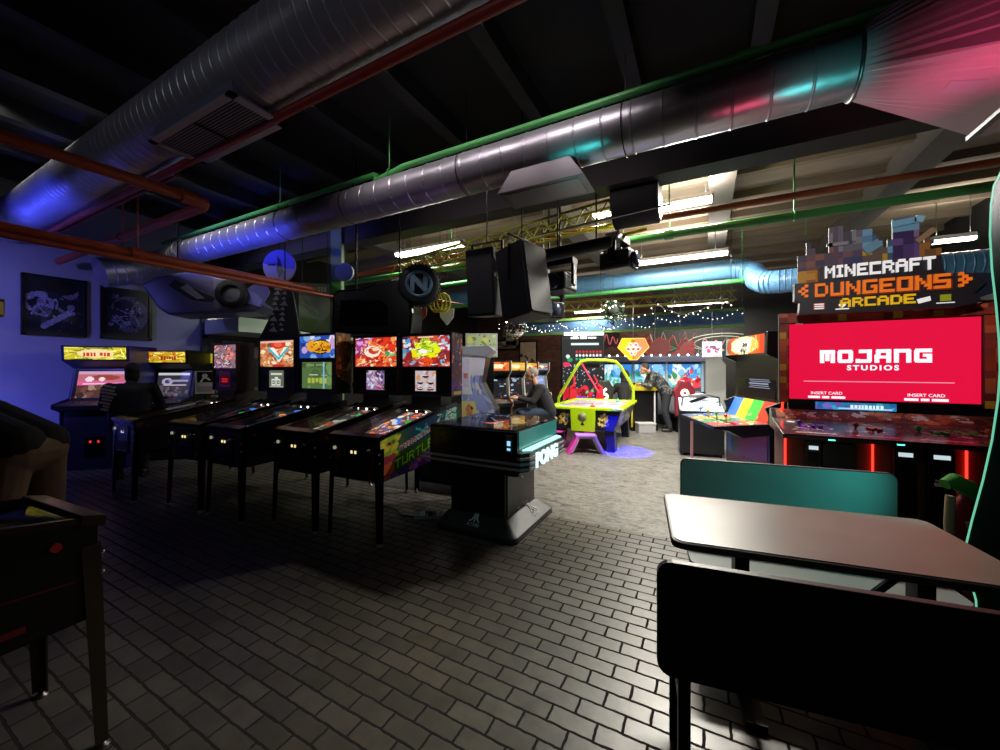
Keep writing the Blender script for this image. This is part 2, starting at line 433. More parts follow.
struct(MB().bb(-1.7, XR+.2, YB, YB+.2, 0, ZC).build('wall_back_right', mat('charcoal_wall', '#2b2927', .8)))
# joists running into the depth, and the girder over the front edge of the concrete
JM = mat('dark_joist', '#19181b', .7, noise=.2, nscale=4)
for i in range(13):
    x = -8.6 + i*1.0
    struct(MB().bb(x-.07, x+.07, YF, 4.6, ZC-.22, ZC).build('ceiling_beam', JM))
TJ = mat('tan_joist', '#77695a', .8)
for i in range(11):
    y = 5.6 + i*.9
    struct(MB().bb(XL, XR, y-.05, y+.05, ZC-.12, ZC).build('ceiling_beam', TJ))
for x in (-6.2, -2.2, .2, 2.4):
    struct(MB().bb(x-.16, x+.16, 4.75, 13, ZC-.34, ZC-.02).build('ceiling_beam', mat('grey_rafter', '#5a5450', .8)))
struct(MB().bb(XL, XR, 4.45, 4.75, ZC-.8, ZC).build('ceiling_beam', mat('girder_paint', '#2c282b', .7, noise=.2, nscale=5)))
# blue soffit along the back
SOF = mat('blue_duct_paint', '#5b86b4', .45, noise=.12, nscale=3)
struct(MB().bb(-6.6, .95, 12.6, 13.2, 2.74, 3.12).build('trim_1', mat('blue_soffit_paint', '#4a6f9a', .6, noise=.1)))
struct(MB().bb(-6.6, .95, 12.56, 12.6, 2.66, 2.74).bb(-6.6, .95, 12.56, 12.6, 3.12, 3.2).build('trim_2', mat('green_ledge', '#6d9a4c', .6)))
# ---- left wall: window zone, bulkhead, pictures
wf = struct(MB().bb(XL, XL+.06, 4.1, 8.0, 1.0, 1.08).bb(XL, XL+.06, 4.1, 8.0, 2.14, 2.22).bb(XL, XL+.06, 4.1, 4.2, 1, 2.7).bb(XL, XL+.06, 7.9, 8.0, 1, 2.7).bb(XL, XL+.06, 5.4, 5.48, 1, 2.7).build('window_1', mat('olive_frame', '#3d4135', .6)))
MB().bb(XL+.01, XL+.02, 4.2, 7.9, 1.08, 2.62).build('window_pane', mat('dark_reflecting_glass', '#2e3328', .12), wf)
for k, (y0, z0, cc) in enumerate(((4.5, 1.85, '#7c8a68'), (4.95, 1.75, '#5d4a35'), (5.6, 1.85, '#6f7a5c'))):
    tag(Cv(10, 6, cc).grain(.15).sheet('paper_notice', lambda u, v, y0=y0, z0=z0: (XL+.025, y0+.42*u, z0+.26*v), printmat(0), None), 
        ['pale green notice on the dark window glass', 'brown notice beside the pale green one on the dark glass', 'faded green notice farther along the dark window'][k], 'notice')
struct(MB().bb(XL, XL+1.3, 4.15, 8.2, 2.22, 2.5).build('trim_3', mat('pale_bulkhead', '#b8c0b4', .6)))
def wall_picture(y0, y1, z0, z1, cv, label):
    t = thing('framed_picture', label, 'picture', (XL, (y0+y1)/2, z0), PI/2, 'framed pictures on the pale left wall')
    w = (y1-y0)/2; h = z1-z0
    mb = MB(); 
    for a in ((-w, w, 0, .045), (-w, w, h-.045, h), (-w, -w+.045, 0, h), (w-.045, w, 0, h)): mb.bb(a[0], a[1], -.04, -.002, a[2], a[3])
    mb.build('frame', BLK, t, .004)
    cv.front('print', -w+.045, w-.045, .045, h-.045, -.02, printmat(0, .4), t)
    MB().bb(-w+.02, w-.02, -.015, -.002, .02, h-.02).build('backing_board', BLKR, t)
c = Cv(44, 56, '#1a1a20', 5).ell(.75, .78, .16, .13, '#6f6c74').ell(.6, .86, .3, .14, '#0c0c10').ell(.25, .55, .3, .2, '#8c8a94').ell(.3, .38, .2, .1, '#5b5862')
c.blobs(26, ['#15151b', '#3a3942', '#77747e', '#24242b'], .03, .1, (0, .05, 1, .7)).line(.3, .12, .75, .4, .06, '#8c8a94').strokes(12, ['#9a98a2', '#1a1a20'], .015, (.1, .3, .5, .6), .2).grain(.2)
wall_picture(1.73, 2.44, 2.03, 2.98, c, 'large framed dark grey photographic print, nearer the yellow wall sign')
c = Cv(44, 56, '#15151b', 9).ell(.55, .5, .42, .4, '#5a5862').ell(.45, .62, .25, .2, '#2a2932').blobs(40, ['#15151b', '#3a3942', '#8d8a98', '#24242b', '#6a6775'], .03, .1, (.1, .1, .9, .9)).strokes(10, ['#a19fab'], .012, (.2, .2, .8, .8), .25).grain(.2)
wall_picture(2.6, 3.3, 2.03, 2.94, c, 'framed grey print of swirling shapes below the end of the big duct')
c = Cv(20, 20, '#c0a020').rect(0, 0, 1, .12, '#2a2410').rect(0, .88, 1, 1, '#2a2410').ell(.5, .65, .28, .12, '#2a2410').rect(.1, .5, .9, .53, '#2a2410')
t = thing('warning_sign', 'small yellow and black sign on the pale wall beside the big picture', 'sign', (XL, 1.44, 2.28), PI/2)
Cv(20, 20, '#b89c20').rect(0, .86, 1, 1, '#30280c').rect(0, 0, 1, .1, '#30280c').ell(.5, .68, .3, .12, '#30280c').rect(.15, .2, .85, .27, '#30280c').rect(.15, .34, .85, .41, '#30280c').front('sign_face', -.13, .13, 0, .26, -.012, printmat(0), t)
MB().bb(-.13, .13, -.01, -.001, 0, .26).build('sign_plate', BLK, t)
# ------------------------------------------------------------------ ducts
def ductmat(name, ax, pitch, paint=None):
    m = bpy.data.materials.new(name); m.use_nodes = True; nt = m.node_tree; b = nt.nodes['Principled BSDF']
    b.inputs['Base Color'].default_value = (*lin(hx(paint or '#a9a9b2')), 1); b.inputs['Metallic'].default_value = 0 if paint else .7
    tc = nt.nodes.new('ShaderNodeTexCoord'); n = nt.nodes.new('ShaderNodeTexNoise'); n.inputs['Scale'].default_value = 7; n.inputs['Detail'].default_value = 5
    nt.links.new(tc.outputs['Object'], n.inputs['Vector'])
    mr = nt.nodes.new('ShaderNodeMapRange'); mr.inputs['To Min'].default_value = .26; mr.inputs['To Max'].default_value = .5
    nt.links.new(n.outputs['Fac'], mr.inputs['Value']); nt.links.new(mr.outputs[0], b.inputs['Roughness'])
    bp = nt.nodes.new('ShaderNodeBump'); bp.inputs['Strength'].default_value = .25; bp.inputs['Distance'].default_value = .02
    nt.links.new(n.outputs['Fac'], bp.inputs['Height']); nt.links.new(bp.outputs[0], b.inputs['Normal'])
    return m
DUCT = ductmat('galvanised_duct', 'x', .3); BLUED = ductmat('blue_painted_duct', 'x', .3, '#5f90bd')
def duct_run(mb, path, r, pitch, n=40, ridge=.008):
    """round duct along a polyline with raised seams"""
    pts = [Vector(p) for p in path]
    mb.tube(pts, r, n)
    for a, b in zip(pts[:-1], pts[1:]):
        L = (b-a).length; k = max(1, round(L/pitch)); d = (b-a)/k; e = d.normalized()
        for i in range(k):
            p = a + d*i; w = min(.01, d.length*.12)
            mb.tube([p-e*w, p-e*w*.3, p+e*w*.3, p+e*w], [r, r+ridge, r+ridge, r], n)
    return mb
def arc(c, r, a0, a1, n, ux, uy):
    c = Vector(c); ux = Vector(ux); uy = Vector(uy)
    return [c + ux*r*math.cos(a0+(a1-a0)*i/n) + uy*r*math.sin(a0+(a1-a0)*i/n) for i in range(n+1)]
# the near left duct
t = thing('ventilation_duct', 'large silver spiral duct crossing the upper left, with a square grille box', 'duct', (-3.4, 1.6, 3.64))
mb = MB(); duct_run(mb, [(-5.7, 0, 0), (5.2, 0, 0)], .25, .11, ridge=.003); mb.build('pipe', DUCT, t)
g = MB().bb(-.53, .6, -.17, .17, -.29, -.1); g.build('grille_box', mat('duct_box_metal', '#7b7a90', .4, .7), t, .004)
mb = MB().bb(-.56, .63, -.2, -.15, -.3, -.285).bb(-.56, .63, .15, .2, -.3, -.285).bb(-.56, -.5, -.2, .2, -.3, -.285).bb(.57, .63, -.2, .2, -.3, -.285)
fr = mb.build('grille_frame', mat('grille_frame_metal', '#9a9ab0', .4, .5), t)
mb = MB()
for i in range(14): mb.box((.035, -.14+i*.0215, -.288), (1.04, .004, .014), (rad(35), 0, 0))
mb.bb(.03, .045, -.15, .15, -.3, -.285)
mb.build('louvre', BLKM, fr)
# the central duct with elbow at its left end and the hopper at its right end
DY, DZ, DR = 3.38, 3.54, .2
t = thing('ventilation_duct', 'long silver spiral duct with sheen of blue and teal, crossing the middle of the ceiling', 'duct', (0, DY, DZ))
mb = MB(); duct_run(mb, [(-8.0, 0, 0), (.87, 0, 0)], DR, .235, ridge=.005); mb.build('pipe', DUCT, t)
mb = MB(); e = arc((-8.0, -.62, 0), .62, PI/2, PI*.98, 12, (1, 0, 0), (0, 1, 0)); e = [Vector((p.x, p.y, -.03*i)) for i, p in enumerate(e)]
e += [e[-1] + Vector((.0, -.12*k, -.04*k)) for k in range(1, 4)]
duct_run(mb, e, DR+.035, .09, ridge=.009); mb.build('elbow', DUCT, t)
for x in (-5.2, -3.9, -2.2, -.6):
    MB().tube(arc((x, 0, 0), DR+.012, 0, 2*PI, 40, (0, 1, 0), (0, 0, 1)), .004, 6).bar((x, .0, DR), (x, 0, .86), .006).build('hanger_strap', BLKM, t)
HM = mat('hopper_sheet_metal', '#d0bcc6', .5, .15, noise=.1, nscale=4)
mb = MB(); n = 40; x0, x1 = .87, 1.62
ring = [Vector((x0, DR*math.cos(2*PI*i/n), DR*math.sin(2*PI*i/n))) for i in range(n)]
def sq(p, x, hy, zl, zh):
    a = math.atan2(p.z, p.y); m_ = max(abs(math.cos(a)), abs(math.sin(a))); y, z = math.cos(a)/m_, math.sin(a)/m_
    return Vector((x, y*hy, z*(zh if z > 0 else zl)))
r2 = [sq(p, x1, .5, .42, .35) for p in ring]
mb.add(ring + r2, [(i, (i+1) % n, n+(i+1) % n, n+i) for i in range(n)])
mb.build('transition_hopper', HM, t)
MB().bb(x1, 3.2, -.5, .5, -.42, .35).build('plenum_box', HM, t, .005)
MB().tube(arc((x0, 0, 0), DR+.01, 0, 2*PI, 40, (0, 1, 0), (0, 0, 1)), .012, 8, True).build('collar', STEEL, t)
MB().bb(x1-.02, x1+.02, -.52, .52, -.44, -.41).build('flange', STEEL, t)
MB().box((1.36, -.05, -.34), (.16, .12, .01), (0, rad(16.5), 0)).build('access_plate', mat('access_plate_white', '#c8c4d0', .5), t)
p = W(556, 188, 3.9)
t = thing('duct_diffuser', 'grey sheet metal diffuser box under the central silver duct', 'vent', (p.x, DY, DZ-.2))
MB().add([(-.42, -.15, -.16), (.42, -.15, -.16), (.42, .25, -.16), (-.42, .25, -.16), (-.28, -.12, .05), (.28, -.12, .05), (.28, .15, .05), (-.28, .15, .05)], [(3,2,1,0),(4,5,6,7),(0,1,5,4),(1,2,6,5),(2,3,7,6),(3,0,4,7)]).build('hood', mat('diffuser_metal', '#6a666c', .4, .5), t, .003)
MB().bb(-.36, .36, -.1, .2, -.166, -.16).build('face_plate', mat('diffuser_face', '#77747a', .4, .4), t)
# blue ducts at the back
t = thing('ventilation_duct', 'blue painted duct with an elbow, hung across the rear area', 'duct', (0, 9.0, 3.5))
mb = MB(); duct_run(mb, [(-6.5, 0, 0), (.45, 0, 0)], .2, .5, 28, .006)
mb.build('pipe', BLUED, t)
mb = MB(); e = [Vector((.45, 0, 0)), Vector((.62, -.02, -.02)), Vector((.8, -.12, -.12)), Vector((.86, -.3, -.3)), Vector((.95, -.55, -.42)), Vector((1.15, -.7, -.46)), Vector((1.4, -.75, -.46))]
duct_run(mb, e, .2, .09, 28, .008); mb.build('elbow', BLUED, t)
mb = MB(); duct_run(mb, [(1.4, -.75, -.46), (5.0, -.75, -.46)], .2, .1, 28, .008); mb.build('corrugated_pipe', ductmat('blue_flex_duct', 'x', .1, '#3e6c8c'), t)
# ------------------------------------------------------------------ pipes
def pipe(name, pts, r, m, label, hangers=(), zt=ZC, group='painted pipes under the ceiling', joints=()):
    o = Vector(pts[0]); t = thing(name, label, 'pipe', o, 0, group)
    MB().tube([Vector(p)-o for p in pts], r, 14).build('pipe_run', m, t)
    for h in hangers:
        h = Vector(h)-o; MB().cyl(h, (h.x, h.y, zt-o.z), .007 if r < .05 else .01, n=8).tube(arc(h, r+.008, 0, 2*PI, 12, (0, 1, 0) if True else (1,0,0), (0, 0, 1)), .006, 6).build('hanger_rod', m, t)
    for j in joints:
        j = Vector(j)-o; d = (Vector(pts[1])-Vector(pts[0])).normalized(); MB().cyl(j-d*.06, j+d*.06, r*1.35, n=16).build('coupling', m, t)
    return t
pipe('sprinkler_pipe', [(-4.5, -2.4, 3.2), (-4.5, 1.95, 3.2), (-4.52, 2.05, 3.2), (-4.62, 2.08, 3.2), (-9.0, 2.08, 3.2)], .05, ORANGEP, 'orange pipe over the upper left that turns a corner back to the left wall', joints=[(-4.5, 1.9, 3.2)], hangers=[(-6.6, 2.08, 3.2)])
pipe('sprinkler_pipe', [(-5.64, -2.4, 2.8), (-5.64, 6.2, 2.8)], .05, ORANGEP, 'thicker of the two orange pipes running side by side over the pinball row', hangers=[(-5.64, 1.9, 2.8)], joints=[(-5.64, 1.9, 2.8)])
pipe('sprinkler_pipe', [(-5.5, -2.4, 2.7), (-5.5, 2.6, 2.7), (-5.3, 6.3, 2.68)], .025, ORANGEP, 'thin orange pipe just below the thicker one over the pinball row')
pipe('conduit_pipe', [(-8.2, 1.72, 3.36), (3.8, 1.72, 3.36)], .032, REDP, 'dark red pipe alongside the near silver duct')
pipe('conduit_pipe', [(-9, 1.85, 3.42), (-4.6, 1.85, 3.42)], .018, REDP, 'thin dark red pipe behind the near silver duct at upper left')
pipe('conduit_pipe', [(-9.0, 3.4, 3.86), (-3.55, 3.4, 3.86), (-3.5, 3.4, 3.84), (-3.5, 3.38, 3.78), (-3.45, 3.36, 3.76), (-3.1, 3.3, 3.76), (-3.0, 3.3, 3.78), (3.9, 3.3, 3.78)], .032, GREENP, 'green pipe along the top of the central silver duct', hangers=[(-5.4, 3.4, 3.86), (-3.2, 3.3, 3.76)], joints=[(.25, 3.3, 3.78)])
pipe('conduit_pipe', [(-8.6, 2.55, 3.12), (-8.6, 4.9, 3.12)], .02, GREENP, 'short green pipe above the pictures at the left wall', hangers=[(-8.6, 2.7, 3.12)])
pipe('conduit_pipe', [(-7.2, 5.5, 3.27), (3.9, 5.5, 3.27)], .05, GREENP, 'green pipe crossing above the hanging lights and the arcade sign', hangers=[(-3.9, 5.5, 3.27), (-.42, 5.5, 3.27), (.9, 5.5, 3.27)], joints=[(-.42, 5.5, 3.27)])
pipe('conduit_pipe', [(-6.4, 5.3, 3.32), (-1.6, 5.3, 3.44), (3.9, 5.3, 3.42)], .038, mat('rust_pipe_paint', '#a0552f', .5), 'rust orange pipe just above the long green one at right')
pipe('conduit_pipe', [(-6.4, 8.72, 3.2), (4, 8.72, 3.2)], .045, GREENP, 'green pipe below the blue duct', hangers=[(-2.9, 8.72, 3.2), (.62, 8.72, 3.2), (1.6, 8.72, 3.2)])
pipe('conduit_pipe', [(-6.4, 5.75, 3.02), (-3.2, 5.75, 3.06)], .03, mat('bright_green_pipe', '#4fd05a', .4), 'bright green pipe above the big tyre')
pipe('conduit_pipe', [(-1.75, 4.3, 3.12), (-.3, 4.3, 3.2)], .01, STEEL, 'thin steel rod below the right half of the central duct')
# ------------------------------------------------------------------ fluorescent lights
def flu(p, L, label, rz=0, power=30, wid=.16, cage=False):
    t = thing('fluorescent_light', label, 'ceiling light', p, rz, 'fluorescent strip lights')
    MB().prism([(-wid/2, .0), (wid/2, .0), (wid/4, .07), (-wid/4, .07)], -L/2, L/2).build('housing', WHITE, t, .003)
    MB().prism([(-wid*.46, 0), (-wid*.36, -.045), (wid*.36, -.045), (wid*.46, 0)], -L/2+.012, L/2-.012).build('diffuser', TUBE, t)
    for s in (-1, 1):
        MB().bb(s*L/2-.012, s*L/2+.012, -wid/2, wid/2, -.05, .02).build('end_cap', GREY, t)
        MB().cyl((s*L*.38, 0, .07), (s*L*.38, 0, ZC-p[2]), .006, n=6).build('hanger_rod', STEEL, t)
    l = bpy.data.lights.new('fluorescent', 'AREA'); l.shape = 'RECTANGLE'; l.size = L; l.size_y = wid; l.energy = power; l.color = (1, .95, .84)
    o = bpy.data.objects.new('fluorescent_lamp_light', l); COL.objects.link(o); o.parent = t; o.location = (0, 0, -.06)
    l = bpy.data.lights.new('fluorescent', 'AREA'); l.shape = 'RECTANGLE'; l.size = L; l.size_y = wid*.6; l.energy = power*.3; l.color = (1, .93, .8)
    o = bpy.data.objects.new('fluorescent_lamp_light', l); COL.objects.link(o); o.parent = t; o.location = (0, 0, .085); o.rotation_euler = (PI, 0, 0)
    return t
flu(W(429, 249, 7.0), 1.5, 'long glowing strip light above the big tyre', 0, 60, .2)
flu(W(606, 214, 5.3), .35, 'shortest glowing strip light, at the end of the yellow truss', 0, 30, .2)
flu(W(683, 203, 5.3), .72, 'strip light beside the black drum under the girder', 0, 330, .2)
flu(W(677, 258, 7.4), 1.7, 'brightest long strip light, right above the blue duct', 0, 220, .2)
flu(W(697, 303, 12.2), 1.7, 'strip light between the blue duct and the blue soffit', 0, 160, .22)
flu(W(590, 311, 12.4), 1.0, 'faint strip light beyond the garland ball', 0, 40, .2)
flu(W(953, 239, 6.2), .5, 'small strip light right of the arcade topper', 0, 60, .14)
# ------------------------------------------------------------------ pinball machines
def pinball(label, loc, rz, bg, dmd, field, sidecol='#0d0d10', trim='#0b0b0d', sideart=None, boxart=None, apronart='#8c7f60', bgs=1.0, bbh=.72, wide=.7, flank=None, led=None, shift=0, fieldglow=.8):
    t = thing('pinball_machine', label, 'pinball machine', loc, rz, 'row of pinball machines')
    SM = mat('cab_'+sidecol, sidecol, .35); TM = mat('trim_'+trim, trim, .25, .6)
    w = .28
    # cabinet body: side profile (y,z)
    prof = [(0, .53), (0, .91), (1.3, 1.12), (1.3, .66), (.95, .56), (.5, .53)]
    mb = MB()
    for s in (-1, 1): mb.prism(prof, s*w - (.015 if s > 0 else -.0), s*w + (.015 if s < 0 else 0))
    mb.prism([(0, .53), (0, .54), (1.3, .68), (1.3, .66), (.95, .56), (.5, .53)], -w, w)
    mb.bb(-w, w, 0, .02, .53, .9).bb(-w, w, 1.28, 1.3, .66, 1.1)
    cab = mb.build('cabinet', SM, t, .003)
    # rails + lockbar
    for s in (-1, 1):
        MB().prism([(-.005, .9), (-.005, .925), (1.06, 1.1), (1.06, 1.07)], s*w-.02 if s > 0 else -w-.004, s*w+.004 if s > 0 else -w+.02).build('side_rail', TM, t, .002)
    MB().prism([(-.02, .885), (-.025, .925), (.05, .945), (.06, .9)], -w-.008, w+.008).build('lockdown_bar', TM, t, .004)
    # playfield
    def pfz(y): return .80 + (y-.05)*(1.0-.80)/1.0
    pf = field.sheet('playfield', lambda u, v: (-w+.02+(2*w-.04)*u, .05+1.02*v, pfz(.05+1.02*v)), printmat(fieldglow, .25), t)
    MB().prism([(.03, .80), (.03, .85), (.24, .885), (.24, .80)], -w+.017, w-.017).build('apron', mat('apron_black', '#15151a', .3), pf)
    MB().box((-.1, .13, .872), (.11, .08, .002), (rad(9.5), 0, 0)).build('instruction_card', mat('card_'+apronart, apronart, .6), pf)
    MB().box((.1, .13, .872), (.11, .08, .002), (rad(9.5), 0, 0)).build('instruction_card', mat('card_'+apronart, apronart, .6), pf)
    r = random.Random(int(loc[0]*100)); cols = ['#d8402a', '#e8b030', '#3a78d8', '#d8d8e0', '#38a050', '#c050c0']
    for k in range(3):
        x, y = r.uniform(-.13, .15), r.uniform(.62, .88); z = pfz(y)
        MB().lathe([(.026, 0), (.022, .01), (.022, .03), (.036, .034), (.036, .045), (.012, .05), (0, .05)], (x, y, z), 16).build('bumper', mat('bumper_'+cols[(k+int(abs(loc[0])*3)) % 6], cols[(k+int(abs(loc[0])*3)) % 6], .3, emit=.9), pf)
    for s in (-1, 1):
        MB().tube([(s*.2, .45, pfz(.45)+.03), (s*.21, .7, pfz(.7)+.05), (s*.16, .92, pfz(.92)+.06), (s*.03, 1.0, pfz(1)+.06)], .006, 6).tube([(s*.23, .45, pfz(.45)+.03), (s*.24, .7, pfz(.7)+.05), (s*.19, .95, pfz(.92)+.06), (s*.03, 1.03, pfz(1)+.06)], .006, 6).build('wire_ramp', STEEL, pf)
        MB().prism([(s*.02, .27), (s*.085, .31), (s*.09, .3), (s*.03, .255)], pfz(.28), pfz(.28)+.02, 'z').build('flipper', mat('flipper_yellow', '#d8c84a', .4), pf)
    gl = mat
    for k in range(4):
        x = -.2+.13*k; MB().sph((x, 1.0, pfz(1)+.04), .011, 10, 6).build('lamp', glow('playfield_lamp', '#fff4d8', 9), pf)
    MB().add([(-w+.017, .04, .928), (w-.017, .04, .928), (w-.017, 1.06, 1.093), (-w+.017, 1.06, 1.093)], [(0,1,2,3)]).build('glass', GLASS, t)
    # front panel
    if flank:
        c = Cv(40, 26, flank[0], 3).blobs(30, flank, .05, .12); c.front('front_art', -w+.01, w-.01, .54, .88, -.003, printmat(0), t)
    MB().prism(rrect(-.14, .14, .56, .84, .02), -.012, -.002, 'y').build('coin_door', BLK, t, .002)
    fr = MB()
    for a in ((-.15, -.135, .55, .85), (.135, .15, .55, .85), (-.15, .15, .55, .565), (-.15, .15, .835, .85)): fr.bb(a[0], a[1], -.016, 0, a[2], a[3])
    fr.build('coin_door_frame', TM, t, .002)
    for s in (-1, 1): MB().bb(s*.022-.009, s*.022+.009, -.018, -.01, .765, .79).build('coin_slot', glow('coin_slot_lamp_'+(led or 'y'), led or '#ffe9a0', 1.0), t)
    MB().bb(-.1, .1, -.016, -.01, .6, .68).build('cash_box_door', BLKM, t, .002)
    MB().cyl((-.23, -.015, .8), (-.23, .0, .8), .016).build('start_button', glow('start_button_lamp', '#d8d0b0', .4), t)
    MB().cyl((.225, -.07, .82), (.225, .0, .82), .008).sph((.225, -.075, .82), .018, 12, 8).build('plunger', CHROME, t)
    for s in (-1, 1):
        MB().cyl((s*w, .12, .85), (s*(w+.014), .12, .85), .016).build('flipper_button', mat('flipper_button_red', '#a02020', .3), t)
    # legs
    for sx_, y, top in ((-1, 0, .82), (1, 0, .82), (-1, 1.27, .86), (1, 1.27, .86)):
        fy = -.02 if y == 0 else 1.31; x0 = sx_*(w+.004); xf = sx_*(w+.02)
        mb = MB(); q = -1 if y == 0 else 1
        for (ax, ay) in ((-sx_*.028, 0), (0, -q*.028)):
            yb = y + (-.004 if y == 0 else .034)
            P0 = Vector((xf, fy, .02)); P1 = Vector((x0, yb, top))
            if ax: mb.add([P0+Vector((0, -.003, 0)), P0+Vector((ax*1.3, -.003, 0)), P0+Vector((ax*1.3, .003, 0)), P0+Vector((0, .003, 0)), P1+Vector((0, -.003, 0)), P1+Vector((ax*2, -.003, 0)), P1+Vector((ax*2, .003, 0)), P1+Vector((0, .003, 0))], [(3,2,1,0),(4,5,6,7),(0,1,5,4),(1,2,6,5),(2,3,7,6),(3,0,4,7)])
            else: mb.add([P0+Vector((-.003, 0, 0)), P0+Vector((.003, 0, 0)), P0+Vector((.003, ay*1.3, 0)), P0+Vector((-.003, ay*1.3, 0)), P1+Vector((-.003, 0, 0)), P1+Vector((.003, 0, 0)), P1+Vector((.003, ay*2, 0)), P1+Vector((-.003, ay*2, 0))], [(3,2,1,0),(4,5,6,7),(0,1,5,4),(1,2,6,5),(2,3,7,6),(3,0,4,7)])
        lg = mb.build('leg', TM, t)
        MB().lathe([(0, 0), (.026, 0), (.026, .006), (.01, .016), (.007, .05), (0, .05)], (xf-sx_*.012, fy+(.012 if y == 0 else -.012), 0), 14).build('leveller_foot', STEEL, lg)
        if y == 0:
            for zb_ in (.78, .7): MB().sph((x0, y-.008, zb_), .011, 10, 6).build('leg_bolt', CHROME, lg)
    # backbox
    b = MB(); z0, z1, y0, y1 = 1.2, 1.2+bbh, 1.06, 1.30; hw = wide/2
    b.bb(-.2, .2, 1.08, 1.3, 1.08, 1.22)
    b.build('neck', BLK, t)
    b = MB(); b.bb(-hw, -hw+.02, y0, y1, z0, z1).bb(hw-.02, hw, y0, y1, z0, z1).bb(-hw, hw, y0, y1, z1-.03, z1).bb(-hw, hw, y0+.04, y1, z0, z1-.03).bb(-hw, hw, y0+.01, y1, z0, z0+.03)
    b.build('backbox', SM, t, .003)
    bg.front('backglass', -hw+.03, hw-.03, z0+bbh*.47+shift, z1-.035, y0+.012, printmat(bgs, .2), t)
    sp = MB().bb(-hw+.02, hw-.02, y0+.016, y0+.04, z0+.03, z0+bbh*.47-.008+shift).build('speaker_panel', BLK, t, .003)
    if shift == 0:
        for s in (-1, 1): MB().lathe([(.055, 0), (.05, .006), (.035, .0), (.012, .006), (0, .01)], (0, 0, 0), 20).build('speaker_cone', BLKM, sp, loc=(s*.25*wide/.7, y0+.015, z0+bbh*.25), rot=(PI/2, 0, 0))
    dw = .14 if shift == 0 else .27
    dmd.front('display', -dw, dw, z0+bbh*.08, z0+bbh*(.4)+shift, y0+.01, printmat(.8, .2), t)
    if boxart:
        for s in (-1, 1): boxart.sheet('backbox_art', lambda u, v, s=s: (s*(hw+.002), y0+.005+(y1-y0-.01)*(u if s > 0 else 1-u), z0+.01+(bbh-.02)*v), printmat(0), t)
    if sideart:
        def f(u, v, s=1):
            y = .01+1.28*u; zt = .9+(1.1-.9)*y/1.3-.01; zb = .54 if y < .5 else (.54+(y-.5)/.45*.03 if y < .95 else .57+(y-.95)/.35*.1)
            return (s*(w+.002), y, zb+(zt-zb)*v)
        sideart.sheet('side_art', lambda u, v: f(u, v), printmat(0), t)
        sideart.sheet('side_art', lambda u, v: f(1-u, v, -1), printmat(0), t)
    return t
RB = ['#d83a28', '#f0a030', '#f4e060', '#f8f0e8', '#a050c8', '#3a70c8']
# fifth from the left: green and yellow backglass
bg = Cv(72, 54, '#8c2a28', 3).blobs(60, ['#b03838', '#6a3040', '#d05838', '#402a48', '#7ab0c8', '#c84048'], .04, .1)
bg.blobs(14, ['#4a9ac8', '#3a70a8', '#d8e0e8'], .03, .06, (0, .4, .18, .9)).blobs(14, ['#a8c8d8', '#c83848', '#e8e0f0'], .03, .06, (.8, .5, 1, .95))
bg.blobs(46, ['#e8f020', '#d0e828', '#f8f870', '#a8c818', '#f0e010'], .04, .1, (.25, .3, .75, .8)).strokes(26, ['#485c10', '#f8f8b0', '#7a9a10'], .009, (.25, .3, .75, .85), .14)
bg.ell(.5, .16, .15, .17, '#e85020').ell(.44, .5, .1, .07, '#f0f8e8').blobs(10, ['#e85020', '#c03018'], .03, .05, (.3, 0, .7, .25)).rect(.34, .95, .66, .985, '#ffe8b0').text('~~~~', .5, .84, .1, '#b0d820')
bg.strokes(30, ['#f0e8f0', '#d04050', '#302030'], .007, (0, 0, 1, .3), .1).strokes(16, ['#f0e8f0', '#e06040'], .007, (.75, 0, 1, 1), .1)
dm = Cv(40, 28, '#d8c8c8', 4).blobs(20, ['#e0a070', '#c8b0d8', '#e8e0e8', '#d08090'], .05, .12)
for (u, v) in ((.5, .72), (.24, .4), (.76, .4), (.24, .1), (.76, .1)): dm.ell(u, v, .15, .07, '#28242a').rect(u-.1, v+.02, u+.1, v+.06, '#f0e8e8')
fl = Cv(48, 90, '#584a50', 7).blobs(160, ['#d84028', '#e87838', '#d8b8c8', '#703848', '#f0e0d0', '#a03038', '#485c88', '#e8a050'], .03, .09).strokes(50, ['#f8e8d8', '#c02820', '#482838'], .008, (0, 0, 1, 1), .15).rect(0, 0, 1, .14, '#14100e')
sa = Cv(150, 70, '#142c48', 8)
for i in range(60): sa.a[:, i] = np.array(hx('#7a9a18'))*(1-i/60)*.6 + sa.a[:, i]*(i/60)
sa.rect(0, 0, .18, 1, '#6c7a28').blobs(26, ['#8c8a28', '#c88a30', '#587828', '#38501c'], .02, .05, (0, .3, .2, 1)).blobs(30, ['#5a2878', '#7a3c9a', '#3c1c58', '#8c3c48'], .03, .08, (0, 0, .6, .2)).blobs(20, ['#a04828', '#782838'], .02, .06, (.02, .15, .2, .5))
sa.poly([(.2, .55), (.62, .7), (.62, .82), (.2, .68)], '#e8e0d0').poly([(.205, .56), (.615, .71), (.615, .81), (.205, .67)], '#701c1c')
import itertools
def slanttext(cv, body, u, v, hh, c, slope, sx=1, outline=None):
    ch = max(1, round(hh*cv.h/5)); cw = max(1, round(ch*sx)); x = int(u*cv.w); y0 = v*cv.h
    for ci in body:
        if ci in PF:
            g = PF[ci]
            for r in range(5):
                for k, b in enumerate(g[r]):
                    if b:
                        for q in range(cw):
                            xa = x+k*cw+q; ya = int(y0+(4-r)*ch+slope*(xa-u*cv.w))
                            if 0 <= xa < cv.w and ya >= 0:
                                cv.a[ya:ya+ch, xa:xa+1] = hx(c)
            x += (len(g[0])+1)*cw
        else: x += 2*cw
    return cv
